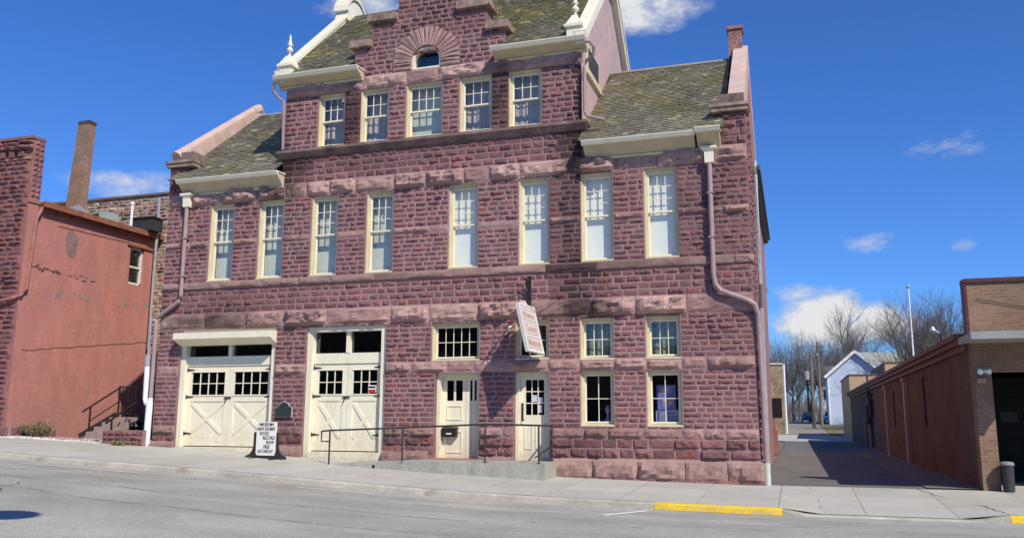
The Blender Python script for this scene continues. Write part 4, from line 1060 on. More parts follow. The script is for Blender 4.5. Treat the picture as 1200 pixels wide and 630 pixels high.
for p in ((2.6, 3.0), (2.2, 1.9), (5.5, 4.6)): patch('bare_patch', PATCH, p[0], p[1], .04, .05, p[0], 10, .0078)
STAINL = M('stain_line', (.22, .085, .07)); m = MB()
pts = [(XW + .008, y, 3.68 + .13 * y + .05 * nz(y * 2)) for y in rng(.3, 6.1, .2)]
for p, q in zip(pts, pts[1:]): m.quad((p[0], p[1], p[2] - .02), (q[0], q[1], q[2] - .02), (q[0], q[1], q[2] + .015), (p[0], p[1], p[2] + .015))
m.build('wall_crack', STAINL, lb); m = MB()
pts = [(XW + .008, y, 8.12 + .02 * y + .03 * nz(y * 2, 5)) for y in rng(1.3, 4.8, .2)]
for p, q in zip(pts, pts[1:]): m.quad((p[0], p[1], p[2] - .03), (q[0], q[1], q[2] - .03), (q[0], q[1], q[2] + .02), (p[0], p[1], p[2] + .02))
m.build('wall_crack', STAINL, lb)
m = MB(); m.box(-30, XW + .24, .42, 6.4, 8.70, 8.78); m.box(XW + .20, XW + .27, .42, 6.4, 8.62, 8.82); m.box(XW, XW + .12, .42, 6.3, 8.5, 8.66)
m.build('roof_edge', RUST, lb)
m = MB(); m.box(-30, XW - .1, .42, 6.3, 8.785, 8.84); m.build('flat_roof', M('tar_roof', (.3, .3, .31), var=.2), lb)
m = MB(); y0, y1, z0, z1 = WH; xx = XW - .12
for a, b, c, d in ((y0, y0 + .07, z0, z1), (y1 - .07, y1, z0, z1), (y0, y1, z1 - .08, z1), (y0, y1, z0, z0 + .09), (y0, y1, 7.3, 7.37)): m.box(xx - .1 - .002 * (c > 7.2 and d < 7.5), xx + .03 - .005 * (c > 7.2 and d < 7.5), a, b, c, d)
wn = m.build('window', M('old_white_frame', (.7, .68, .6), var=.2, scale=6.), lb)
m = MB(); m.quad((xx - .05, y0, z0), (xx - .05, y1, z0), (xx - .05, y1, z1), (xx - .05, y0, z1)); m.build('pane', glass_mat('old_pane', (.5, .55, .5), .12), wn)
m = MB(); m.box(xx - .3, xx - .28, y0 - .1, y0 + .45, z0, 7.3); m.build('curtain', M('green_cloth', (.17, .20, .08), var=.5, scale=3.), wn); m = MB(); m.box(xx - .5, xx - .45, y0 - .3, y1 + .3, z0 - .3, z1 + .3); m.build('dark_backing', DARK, wn)
m = MB(); m.box(XW - .05, XW + .07, y0 - .2, y1 + .5, z1 + .0, z1 + .1); m.build('window_lintel', RUST, lb)
m = MB(); m.tube([(XW + .10, .5, 8.62), (XW + .10, .4, 8.4), (XW + .10, .3, 8.2), (XW + .10, .16, 5.75), (XW + .08, .0, 5.52), (XW - .1, -.14, 5.42), (-24.4, -.16, 5.30), (-27, -.16, 5.22)], .055, 8); m.build('drainpipe', M('rusty_pipe', (.36, .16, .13), var=.25, rough=.6), lb)
m = MB(); random.seed(4)
for i in range(4): stone(m, i * .48, i * .48 + .47, .75, 1.22 - .02 * i, .05, mul(random.choice(PAL), 1.1), base=0)
m.box(-.02, 1.93, .0, .14, .7, 1.23, MORTAR)
m.xform(lambda x, y, z: (XW + .18 - y, x - .05, z)); m.box(-26, XW + .25, -.16, -.02, .7, 1.22, MORTAR)
for i in range(5): stone(m, -25.6 + i * .49, -25.6 + i * .49 + .48, .75, 1.22, .05, mul(random.choice(PAL), 1.1), base=-.16)
m.build('stone_plinth', QUARTZ, lb)
# chimney on the roof
m = MB(); cy0, cy1 = 2.4, 2.78
m.hexa([(-24.36, cy0, 8.8), (-23.74, cy0, 8.8), (-23.74, cy1, 8.8), (-24.36, cy1, 8.8), (-24.10, cy0 + .02, 12.3), (-23.60, cy0 + .02, 12.3), (-23.60, cy1 - .02, 12.3), (-24.10, cy1 - .02, 12.3)])
chm = m.build('chimney', CHIMB, lb)
m = MB(); m.box(-24.115, -23.585, cy0 + .01, cy1 - .01, 12.3, 12.42); m.build('chimney_cap', M('sooty_brick', (.10, .06, .05), var=.4), chm)
m = MB(); m.hexa([(-24.5, cy0 - .1, 8.8), (-23.58, cy0 - .1, 8.8), (-23.58, cy1 + .1, 8.8), (-24.5, cy1 + .1, 8.8), (-24.38, cy0 - .02, 9.05), (-23.7, cy0 - .02, 9.2), (-23.7, cy1 + .02, 9.05), (-24.38, cy1 + .02, 9.05)]); m.build('flashing', GALV, chm)

# objects on that roof
def ac(x, y, s, label):
    t = thing('air_conditioner', (x, y, 8.84), label, 'air conditioner')
    m = MB(); m.box(x - .42 * s, x + .42 * s, y - .3, y + .3, 8.9, 9.36); m.build('casing', M('grey_green_casing' + str(s), (.34, .42, .40) if s > .9 else (.06, .065, .07), var=.15), t)
    m = MB()
    for i in range(6): m.box(x - .36 * s, x + .05 * s, y - .33, y - .30, 8.97 + i * .06, 9.0 + i * .06)
    m.build('louvre', DARK, t)
    m = MB(); m.box(x - .36 * s, x - .28 * s, y - .2, y + .2, 8.84, 8.9); m.box(x + .28 * s, x + .36 * s, y - .2, y + .2, 8.84, 8.9); m.build('foot', GALV, t)
ac(-24.45, 4.4, 1., 'pale green louvred air conditioner on the flat roof behind the brick chimney')
m = MB(); m.box(-24.0, -22.95 + .0, 5.35, 5.95, 8.84, 9.33); m.box(-24.05, -22.9, 5.3, 6.0, 9.33, 9.38)
dk = m.build('roof_box', M('dark_roof_box', (.035, .037, .04), var=.3), None, loc=(-23.5, 5.6, 8.84)); tag(dk, 'dark metal box on the red building roof right of the air conditioner', 'roof box')
m = MB(); m.tube([(-23.75, 5.1, 8.84), (-23.75, 5.1, 9.85)], .05, 8); m.tube([(-23.75, 5.1, 9.85), (-23.75, 5.1, 9.95)], .075, 8)
vp = m.build('vent_pipe', WHITEPIPE, None, loc=(-23.75, 5.1, 8.84)); tag(vp, 'thin white vent pipe standing on the flat roof of the red building', 'vent pipe')

# rubble stone building behind
rbd = thing('rubble_building', (-23.5, 10, .9), 'tall rubble stone building rising behind the red building and chimney', 'building')
random.seed(17); m = MB()
RP = [(0.435, 0.304, 0.217), (0.348, 0.232, 0.174), (0.522, 0.392, 0.275), (0.29, 0.189, 0.145), (0.478, 0.319, 0.246), (0.392, 0.29, 0.232), (0.58, 0.45, 0.334), (0.392, 0.203, 0.16)]
m.quad((-29.6, 6.4, .6), (-17.8, 6.4, .6), (-17.8, 6.4, 10.5), (-29.6, 6.4, 10.5), (.45, .37, .29))
zc = .9
while zc < 10.55:
    h = U(.09, .2); x = -29.6
    while x < -18.2:
        w = U(.12, .5)
        if x > -23.9 or zc > 8.6: stone(m, x + .008, min(-17.8, x + w - .008), zc + .008, zc + h - .008 + U(-.01, .01), .05, mul(random.choice(RP), U(.75, 1.15)), .11, base=6.4)
        x += w
    zc += h
m.box(-29.65, -17.8, 6.3, 6.9, 10.55, 10.63, (.2, .15, .12))
m.box(-29.6, -17.8, 6.45, 16, .6, 10.5, (.26, .18, .13))
m.build('stone_wall', RUBBLE, rbd)
m = MB(); m.quad((-29.5, 6.9, 10.56), (-17.9, 6.9, 10.56), (-17.9, 15.9, 10.56), (-29.5, 15.9, 10.56)); m.build('flat_roof', DIMROOM, rbd)
# pipes in the gap
dp = thing('drainpipe', (-17.95, -.1, .7), 'long grey conduit and white pipe down the gap beside the museum corner', 'pipe')
m = MB(); m.tube([(-23.2, 5.95, 10.3), (-23.2, 5.95, 4.2)], .06, 8); m.build('upper_pipe', GALV, dp)
m = MB(); m.tube([(-18.02, -.05, 4.6), (-18.02, -.05, 3.4)], .04, 8); m.tube([(-18.02, -.05, 3.45), (-18.02, -.05, 3.1)], .10, 10); m.build('collar', GALV, dp)
m = MB(); m.tube([(-18.02, -.05, 3.15), (-18.0, -.05, 2.1), (-17.93, -.08, 1.98), (-17.80, -.1, 1.93)], .085, 10); m.tube([(-17.78, -.12, 2.0), (-17.80, -.12, .68)], .10, 10); m.build('white_pipe', WHITEPIPE, dp)

# ------------------------------------------------------------------ court: steps, railing, low wall
m = MB(); zs0 = .93
for i in range(4): m.box(-21.45, -20.2, 1.2 + i * .33, 2.55, zs0 + i * .155 - .1, zs0 + (i + 1) * .155)
m.box(-21.45, -19.25, 2.52, 3.9, zs0, zs0 + .63)
m.box(-19.25, -17.75, 2.52, 3.9, zs0 + .48, zs0 + .63)
st_ = m.build('stone_steps', M('step_stone', (.36, .27, .235), var=.25, scale=4., fine=20., bump=.2), None, loc=(-20.8, 1.8, .93)); tag(st_, 'short flight of worn stone steps beside the red wall', 'steps')
rl = thing('stair_railing', (-20.8, 1.9, 1.), 'black iron railing with balusters around the stone steps and landing', 'railing')
def pst(a, b, r=.022):
    m = MB(); m.bar(a, b, r * 2); return m
zl2 = zs0 + .63
pst((-21.3, 1.25, .95), (-21.3, 1.25, 1.92)).build('post', BLACK, rl)
m = MB(); m.bar((-21.3, .92, 1.72), (-21.3, 2.5, 2.55), .045); m.bar((-21.3, 1.25, 1.42), (-21.3, 2.5, 2.08), .03); m.bar((-21.38, .95, .95), (-21.38, 2.5, 1.66), .04, .14); m.build('side_rail', BLACK, rl)
pst((-21.3, 2.5, 1.2), (-21.3, 2.5, 2.62)).build('post', BLACK, rl)
m = MB(); m.bar((-20.35, .95, 1.35), (-20.35, 3.1, 2.5), .045); m.bar((-20.35, 1.2, .95), (-20.35, 1.2, 1.5), .045); m.build('side_rail', BLACK, rl)
m = MB(); m.bar((-21.3, 2.5, 2.58), (-17.75, 2.5, 2.58), .045); m.bar((-21.3, 2.5, 1.66), (-17.75, 2.5, 1.66), .035)
for i in range(26): m.bar((-21.18 + i * .135, 2.5, 1.66), (-21.18 + i * .135, 2.5, 2.56), .022)
m.build('baluster_panel', BLACK, rl)
m = MB(); m.bar((-20.0, 2.3, 1.1), (-20.0, 2.3, 1.75), .12); m.bar((-20.5, 2.45, 1.6), (-17.8, 2.45, 1.6), .1, .16); m.build('lower_beam', BLACK, rl)
lw = MB(); random.seed(9)
for za, zb_ in rows(.72, 1.15, .145): course(lw, -19.22, -17.74, za, zb_, [], .16, .36, .05, PAL, base=-.36, st=False)
lw.box(-19.22, -17.74, -.355, -.05, .5, 1.16, (.30, .17, .16)); lw.box(-19.22, -18.95, -.05, 2.5, .5, 1.1, (.25, .14, .13))
lwo = lw.build('low_wall', QUARTZ, None, loc=(-18.5, -.2, .7)); tag(lwo, 'low purple stone wall beside the steps at the museum corner', 'wall')
m = MB(); m.box(-18.95, -17.75, 0, 6, -1.3, -1.2); m.quad((-18.94, 0, -1.3), (-18.94, 6, -1.3), (-18.94, 6, .9), (-18.94, 0, .9)); m.quad((-18.94, 5.9, -1.3), (-17.7, 5.9, -1.3), (-17.7, 5.9, 1.5), (-18.94, 5.9, 1.5))
tag(m.build('stairwell_pit', DARK), kind='structure')
m = MB(); sheet(m, [-22.6, -21.5, -20.2], [-.0, .6, 1.2], HS, .006); tag(m.build('court_path', M('pink_paving', (.44, .32, .29), var=.15, scale=2.)), kind='structure')
# dry weeds at the wall foot
def weeds(name, x, y, z, r, h, n, label, seed, cols):
    random.seed(seed); m = MB()
    for i in range(n):
        a = U(0, 2 * pi); q = r * sqrt(R()) * .5; p = Vector((x + q * cos(a), y + q * sin(a) * .5, z)); d = Vector((cos(a) * U(.2, 1.1), sin(a) * U(.1, .5), U(.5, 1.2))).normalized()
        l = h * U(.5, 1.1); k = 4; w = U(.006, .016); prev = p; c = mul(random.choice(cols), U(.7, 1.2))
        for s in range(k):
            nx_ = prev + d * l / k; d = (d + Vector((U(-.35, .35), U(-.3, .3), U(-.4, .15)))).normalized(); t = Vector((U(-1, 1), U(-1, 1), .2)).normalized() * w
            m.add([prev - t, prev + t, nx_ + t * .7, nx_ - t * .7], [(0, 1, 2, 3)], c); prev = nx_
            if s > 0:
                e = prev + Vector((U(-1, 1), U(-1, 1), U(-.2, .8))).normalized() * .07; u = Vector((U(-1, 1), U(-1, 1), U(-1, 1))).normalized() * .02
                m.add([prev, e + u, e - u], [(0, 1, 2)], mul(c, U(.8, 1.4)))
    o = m.build(name, M('dry_stems' + name + str(seed), use_col=True, var=.2), None, loc=(x, y, z)); tag(o, label, 'plant')
DC = [(.26, .20, .11), (.20, .15, .08), (.30, .25, .15), (.13, .14, .06)]
weeds('dry_shrub', -22.7, .55, .93, .9, .5, 260, 'dry brown shrub at the foot of the red wall', 1, DC)
weeds('dry_shrub', -24.3, -.45, .95, .8, .4, 160, 'dark dry weeds at the left edge below the stone plinth', 2, DC)
weeds('dry_shrub', -18.35, -.62, .72, .35, .16, 70, 'tiny weed tuft in front of the low stone wall', 3, DC)
m = MB(); random.seed(77)
for i in range(500):
    x = U(-23.6, -19.4); y = U(-.45, .35) if x < -21.9 or R() < .12 else U(-.45, -.3); s = U(.02, .055); z = HS(x, y) + .0
    a = U(0, 6.28); k = U(.55, 1.)
    m.add([(x + s * cos(a + t) * U(.7, 1.2), y + s * sin(a + t) * U(.7, 1.2), z - .005) for t in (0, 1.57, 3.14, 4.71)] + [(x, y, z + s * .8)], [(0, 1, 4), (1, 2, 4), (2, 3, 4), (3, 0, 4)], (k * .75, k * .72, k * .66))
tag(m.build('gravel', M('white_gravel', use_col=True, var=.15)), 'white gravel strewn along the foot of the red wall', 'gravel', kind='stuff')

# ------------------------------------------------------------------ brick garage across the alley
bg = thing('brick_garage', (8, 10, 0), 'low brown brick building with dark garage opening on the right of the alley', 'building')
BX = 4.75
m = MB()
WB = [(8.0, 8.5, 1.35, 2.88), (17.0, 17.6, 1.3, 2.75)]
backing(m, .36, 47, -.3, 3.42, WB, .2); m.xform(lambda x, y, z: (BX + y, x, z))
m.quad((BX, 47, -.3), (30, 47, -.3), (30, 47, 3.4), (BX, 47, 3.4))
m.build('alley_wall', REDB, bg)
m = MB()
OP = (5.09, 9.6, -.3, 2.62)
backing(m, BX - .02, 30, -.3, 3.33, [OP], .4); m.quad((BX - .02, 0, -.3), (BX - .02, .4, -.3), (BX - .02, .4, 4.66), (BX - .02, 0, 4.66))
m.box(BX - .02, 30, 0, .36, 3.335, 4.66)
m.build('front_wall', TANB, bg)
m = MB(); m.box(BX - .08, 30.05, -.05, .42, 4.66, 4.75); m.box(BX - .075, BX - .02, -.03, .40, 3.45, 4.66); m.build('parapet_cap', M('dark_red_metal', (.10, .035, .032), rough=.5, var=.3), bg)
m = MB(); m.box(BX - .25, 6.45, -1.45, -.001, 3.26, 3.30); m.box(BX - .27, 6.47, -1.47, -1.43, 3.24, 3.40); m.box(BX - .27, BX - .23, -1.43, -.0, 3.24, 3.39); m.quad((BX - .23, -1.43, 3.34), (6.45, -1.43, 3.34), (6.45, 0, 3.42), (BX - .23, 0, 3.42))
m.build('canopy', M('grey_canopy_metal', (.31, .32, .31), rough=.5, var=.15), bg)
m = MB(); m.bar((6.05, -1.4, 3.42), (6.35, -.02, 4.0), .08); m.build('canopy_brace', BLACK, bg)
m = MB(); m.box(BX - .3, BX + .1, .36, 47.2, 3.40, 3.52); m.box(BX - .22, BX, .36, 47, 3.28, 3.40); m.box(BX - .1, BX, .36, 47, 3.14, 3.28); m.build('roof_edge', BROWNTRIM, bg)
m = MB(); m.quad((BX, .36, 3.5), (30, .36, 3.5), (30, 47, 3.5), (BX, 47, 3.5)); m.build('flat_roof', M('gravel_roof', (.3, .28, .25)), bg)
for q in WB:
    m = MB(); y0, y1, z0, z1 = q; m.box(BX + .1, BX + .14, y0, y1, z0, z1); f = m.build('window', M('dark_window%d' % int(y0), (.02, .02, .025), rough=.2), bg)
    m = MB(); 
    for i in range(1, 5): zz = lerp(z0, z1, i / 5); m.box(BX + .07, BX + .1, y0, y1, zz - .015, zz + .015)
    m.build('glazing_bar', BLACK, f)
for y, z1 in ((19.4, 2.92), (12.4, 2.95)):
    m = MB(); m.box(BX - .14, BX - .002, y, y + .42, .0, z1); m.box(BX - .18, BX - .002, y - .05, y + .47, z1, z1 + .12); m.build('downpipe', PINKPIPE, bg)
m = MB(); m.tube([(BX - .1, 29, 1.6), (BX - .1, 29, 3.9), (BX - .25, 29, 3.98)], .05, 8); m.box(BX - .28, BX, 28.4, 29.6, 1.35, 2.3); m.box(BX - .22, BX, 27.3, 27.9, 1.7, 2.6); m.tube([(BX - .08, 28, 2.6), (BX - .08, 27.2, 2.9), (BX - .3, 26.6, 2.95)], .04, 6); m.tube([(BX - .08, 28.2, 1.4), (BX - .08, 27.8, .2)], .05, 6); m.build('electric_meter', M('dark_meter', (.045, .05, .05)), bg)
m = MB(); m.tube([(BX - .08, 33, .1), (BX - .08, 33, 1.5)], .07, 6); m.build('wall_pipe', PINKPIPE, bg); m = MB(); m.tube([(BX - .08, 29.6, .1), (BX - .08, 29.6, 1.4)], .06, 6); m.build('wall_pipe', PINKPIPE, bg)
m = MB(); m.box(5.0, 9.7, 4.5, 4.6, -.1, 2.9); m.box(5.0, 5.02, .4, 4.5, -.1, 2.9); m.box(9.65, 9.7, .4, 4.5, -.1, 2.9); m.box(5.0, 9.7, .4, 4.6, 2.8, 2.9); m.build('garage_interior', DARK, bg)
m = MB(); m.box(5.09, 9.6, .0, 4.5, -.05, .01); m.build('garage_floor', CONC, bg)
m = MB()
for i in range(5): m.box(5.15, 9.55, 3.6, 3.66, .05 + i * .52, .56 + i * .52)
gd = m.build('garage_door', M('dark_door', (.014, .014, .015), rough=.7), bg)
m = MB(); vv, ff = None, None
m.box(5.9, 6.3, 3.585, 3.6, 1.5, 1.75)
m.build('pane', M('dim_green_pane', (.03, .04, .035), rough=.4), gd)
# conduit along parapet
m = MB(); m.tube([(BX + .15, -.03, 4.28), (6.2, -.03, 3.98), (8, -.03, 3.8)], .008, 4); m.build('cable', BLACK, bg)

fl = thing('floodlight', (4.85, -.05, 2.64), 'twin white floodlight on a small bracket at the brick garage corner', 'lamp')
m = MB(); m.box(4.80, 4.90, -.06, .0, 2.58, 2.70); m.tube([(4.85, -.05, 2.64), (4.85, -.16, 2.62)], .02, 6); m.build('bracket', GALV, fl)
for dx, dy in ((-.02, -.16), (.12, -.2)):
    m = MB(); m.tube([(4.85, -.14, 2.62), (4.85 + dx * .6, dy * 1.1, 2.62), (4.85 + dx * 1.2, dy * 1.7, 2.60)], [.02, .035, .06], 10); m.build('lamp_head', M('lamp_white%d' % (dx > 0), (.85, .85, .82), rough=.3), fl)
m = MB(); m.box(4.79, 4.95, -.12, -.0, 2.36, 2.46); m.build('sensor', M('tan_box', (.45, .30, .2)), fl)
tb = thing('trash_bin', (5.24, -.12, .0), 'dark grey cylindrical trash bin standing at the garage opening', 'trash bin')
m = MB(); m.lathe([(.115, .01), (.12, .06), (.13, .56), (.135, .58)], 5.20, -.18, 16); m.build('bin_body', M('dark_grey_bin', (.05, .05, .055), rough=.5, var=.2), tb)
m = MB(); m.lathe([(.145, .57), (.145, .61), (.12, .64), (.07, .65)], 5.20, -.18, 16); m.build('bin_rim', M('bin_rim', (.25, .25, .25), rough=.5), tb)
# lamp on a pole standing on that roof
rp_ = thing('roof_lamp', (8.6, 30, 3.5), 'small dark lamp on a short pole standing on the brick garage roof', 'lamp')
m = MB(); m.tube([(8.6, 30, 3.5), (8.6, 30, 6.3)], .07, 6); m.build('pole', BLACK, rp_); m = MB(); m.tube([(8.6, 30, 6.2), (8.2, 30, 6.45)], .05, 6); m.lathe([(.1, 6.3), (.18, 6.4), (.08, 6.6)], 8.2, 30, 8); m.build('lamp_head', GALV, rp_)
fp = thing('flagpole', (9.02, 46, 3.5), 'tall thin white flagpole with a ball on top behind the brick garage', 'flagpole')
m = MB(); m.tube([(9.1, 46, .1), (9.1, 46, 11.0)], [.07, .045], 8); m.build('pole', M('white_pole', (.8, .8, .8), rough=.4), fp); m = MB(); m.lathe([(.02, 10.98), (.13, 11.05), (.15, 11.13), (.1, 11.22), (.02, 11.26)], 9.1, 46, 10); m.build('ball', GALV, fp)

# stepped beige building behind the garage
bb = thing('beige_building', (8, 50, 0), 'beige block building with a stepped flat parapet behind the brick garage', 'building')
m = MB(); m.box(4.8, 7.35, 48, 60, -.2, 4.85); m.box(7.35, 16, 48, 60, -.2, 5.72); m.build('wall', BEIGE, bb)
m = MB(); m.box(4.74, 7.35, 47.95, 60.05, 4.85, 4.95); m.box(7.30, 16.06, 47.95, 60.05, 5.72, 5.82); m.box(7.28, 7.35, 47.96, 60, 4.95, 5.72); m.build('parapet_cap', BROWNTRIM, bb)
# next building along the alley, and the far rubble building
nb = thing('alley_building', (-3, 20, 0), 'pinkish rear building beyond the museum along the alley', 'building')
m = MB(); m.box(-9, -.4, 13.4, 26, -.2, 8.3); m.build('wall', PINKWALL, nb); m = MB(); m.box(-9.1, -.28, 13.3, 26.1, 8.3, 8.45); m.build('roof_edge', BROWNTRIM, nb)
m = MB(); m.box(-.4, -.32, 17, 18, 2, 3.6); m.box(-.4, -.32, 22, 23, 2, 3.6); m.build('window', CREAM_TRIM, nb)
m = MB(); m.box(-.4, .0, 20.5, 21.5, .0, 1.1); m.tube([(-.1, 20.7, 1.0), (-.1, 20.7, 1.6)], .06, 6); m.build('meter_cabinet', M('rust_red_box', (.3, .13, .1)), nb)
fb = thing('tan_building', (-3, 64, .3), 'tan rough building with a white pipe on its corner across the cross street', 'building')
zf = HS(0, 62)
m = MB(); m.box(-14, -.1, 62, 82, zf - .5, 6.6); m.build('wall', M('tan_rubble', (.34, .25, .16), var=.45, scale=1.2, fine=5., bump=.5), fb)
m = MB(); m.box(-14.1, -.04, 61.9, 82.1, 6.6, 6.75); m.build('roof_edge', CREAM_TRIM, fb); m = MB(); m.tube([(.02, 62.1, zf), (.02, 62.1, 6.6)], .11, 6); m.build('corner_pipe', WHITEPIPE, fb)
m = MB(); m.box(-1.2, -.3, 61.92, 62, zf + 1.5, zf + 3.2); m.build('window', DARK, fb)

# blue house
bh = thing('blue_house', (8.5, 98, 1.), 'pale blue two-storey clapboard house with white gable trim behind the beige building', 'house')
zg = HS(8, 95); x0, x1, yA, yB = 4.95, 11.6, 95, 106; ze, za = 7.2, 10.1; xm = (x0 + x1) / 2
m = MB(); m.add([(x0, yA, zg), (x1, yA, zg), (x1, yA, ze), (xm, yA, za), (x0, yA, ze)], [(0, 1, 2, 3, 4)]); m.add([(x1, yB, zg), (x0, yB, zg), (x0, yB, ze), (xm, yB, za), (x1, yB, ze)], [(0, 1, 2, 3, 4)])
m.quad((x0, yB, zg), (x0, yA, zg), (x0, yA, ze), (x0, yB, ze)); m.quad((x1, yA, zg), (x1, yB, zg), (x1, yB, ze), (x1, yA, ze))
m.build('wall', BLUESIDE, bh)
m = MB(); sl = (za - ze) / (xm - x0); o = .4
for s in (-1, 1):
    xe = xm + s * (xm - x0 + o); zz = ze - sl * o
    m.hexa([(xe, yA - .4, zz), (xm, yA - .4, za), (xm, yB, za), (xe, yB, zz), (xe, yA - .4, zz + .12), (xm, yA - .4, za + .13), (xm, yB, za + .13), (xe, yB, zz + .12)])
m.build('roof', M('grey_shingle', (.32, .33, .31), var=.2, scale=3.), bh)
m = MB(); m.bar((x0 - .4, yA - .42, ze - sl * .4), (xm, yA - .42, za), .12, .34); m.bar((x1 + .4, yA - .425, ze - sl * .4), (xm, yA - .425, za), .12, .34); m.box(x0 - .06, x0 + .12, yA - .05, yA + .1, zg, ze); m.build('gable_trim', M('house_white', (.85, .85, .83)), bh)
m = MB(); m.box(11.6, 17, 97, 106, zg, 6.9); m.build('rear_wing', BLUESIDE, bh); m = MB(); m.quad((8.3, 96.4, za), (18, 96.4, za - .3), (18, 94.6 + .0, 7.0), (11.0, 94.6, 7.0)); m.quad((8.3, 96.4, za), (18, 96.4, za - .3), (18, 107, 6.9), (8.3, 107, 6.9)); m.build('wing_roof', M('grey_shingle_wing', (.34, .35, .32), var=.2, scale=3.), bh)
for zc_ in (6.2, 3.0):
    m = MB(); m.box(8.6, 9.6, yA - .06, yA - .01, zc_ - .8, zc_ + .8); f = m.build('window', M('white_window_frame', (.8, .8, .8)), bh); m = MB(); m.box(8.72, 9.48, yA - .09, yA - .065, zc_ - .7, zc_ + .7); m.build('pane', M('house_pane', (.12, .14, .17), rough=.1), f)
    m = MB(); m.box(8.25, 8.55, yA - .05, yA - .01, zc_ - .8, zc_ + .8); m.build('shutter', M('house_shutter', (.75, .76, .8)), f)
# a paler house beyond, and parked vehicles
wh = thing('pale_house', (5.8, 122, 1.3), 'pale cream house half hidden between the utility poles and the blue house', 'house')
m = MB(); m.box(4.6, 9.5, 120, 128, 1., 7.4); m.build('wall', M('pale_siding', (.7, .68, .58)), wh); m = MB(); m.prism([(119.5, 7.3), (128.5, 7.3), (124, 10)], 4.3, 9.8); m.build('roof', M('far_roof', (.22, .2, .19)), wh); m = MB(); m.box(5.2, 5.9, 119.9, 120, 4.8, 6.2); m.box(6.6, 7.3, 119.9, 120, 4.8, 6.2); m.build('window', DARK, wh)
def car(x, y, z, col, label, group, name='parked_car', van=False):
    t = thing(name, (x, y, z), label, 'car', group)
    m = MB(); w = .88; h = 1.0 if not van else 1.15; l = 2.2
    for (za, zb2, ya, yb_, sa) in ((.28, .62, -l, l, 1.), (.62, h - .1, -l + .04, l - .06, .98)):
        m.hexa([(x - w * sa, y + ya, z + za), (x + w * sa, y + ya, z + za), (x + w * sa, y + yb_, z + za), (x - w * sa, y + yb_, z + za), (x - w * sa, y + ya + .03, z + zb2), (x + w * sa, y + ya + .03, z + zb2), (x + w * sa, y + yb_ - .1, z + zb2), (x - w * sa, y + yb_ - .1, z + zb2)])
    m.hexa([(x - .82, y - 1.5, z + h - .1), (x + .82, y - 1.5, z + h - .1), (x + .82, y + 1.6, z + h - .1), (x - .82, y + 1.6, z + h - .1), (x - .64, y - .9, z + h + .48), (x + .64, y - .9, z + h + .48), (x + .64, y + 1.2, z + h + .48), (x - .64, y + 1.2, z + h + .48)])
    m.build('body', M('car_paint_' + label[:9], col, rough=.3, var=.05, spec=.5), t)
    m = MB(); m.hexa([(x - .72, y - 1.48, z + h - .04), (x + .72, y - 1.48, z + h - .04), (x + .72, y - 1.4, z + h - .04), (x - .72, y - 1.4, z + h - .04), (x - .6, y - 1.0, z + h + .42), (x + .6, y - 1.0, z + h + .42), (x + .6, y - .9, z + h + .42), (x - .6, y - .9, z + h + .42)]); m.build('windscreen', M('car_glass', (.02, .03, .04), rough=.05), t)
    for s in (-1, 1):
        m = MB(); m.box(x + s * .62 - .16, x + s * .62 + .16, y - l - .02, y - l + .06, z + .66, z + .80); m.build('headlight', M('headlight', (.8, .8, .75), rough=.1), t)
        for yy in (-1.35, 1.35):
            m = MB(); m.tube([(x + s * .70, y + yy, z + .32), (x + s * .88, y + yy, z + .32)], .32, 12); m.build('wheel', BLACK, t)
    m = MB(); m.box(x - .85, x + .85, y - l - .06, y - l + .02, z + .34, z + .5); m.build('bumper', M('bumper', (.08, .08, .085)), t)
zc_ = HS(2, 112)
car(3.55 - 1., 113, zc_, (.03, .06, .19), 'dark blue car parked at the far end of the alley', None)
car(5.35, 105, HS(5, 105), (.75, .75, .76), 'white car parked between the utility poles and blue house', None)
# ------------------------------------------------------------------ utility poles
def pole(x, y, h, label, trans):
    z = HS(x, y); t = thing('utility_pole', (x, y, z), label, 'utility pole')
    m = MB(); m.tube([(x, y, z - .3), (x, y, z + h)], [.20, .13], 8); m.build('pole', WOOD, t)
    m = MB(); m.bar((x - .8, y - .12, z + h - .5), (x + .8, y - .12, z + h - .5), .10); m.build('crossarm', WOOD, t)
    for i in (-.7, .7):
        m = MB(); m.lathe([(.05, z + h - .44), (.07, z + h - .34), (.03, z + h - .24)], x + i, y - .12, 8); m.build('insulator', GALV, t)
    if trans:
        m = MB(); m.lathe([(.18, z + h - 3.2), (.26, z + h - 3.1), (.26, z + h - 2.3), (.15, z + h - 2.2)], x - .5, y - .1, 10); m.build('transformer', GALV, t)
    return t
pole(2.75, 80, 8.4, 'utility pole with a grey transformer, left of the two near the blue house', True)
pole(3.75, 88, 9.9, 'taller plain utility pole standing just left of the blue house', False)
pole(2.9, 125, 9.5, 'distant utility pole beyond the parked blue car', False)

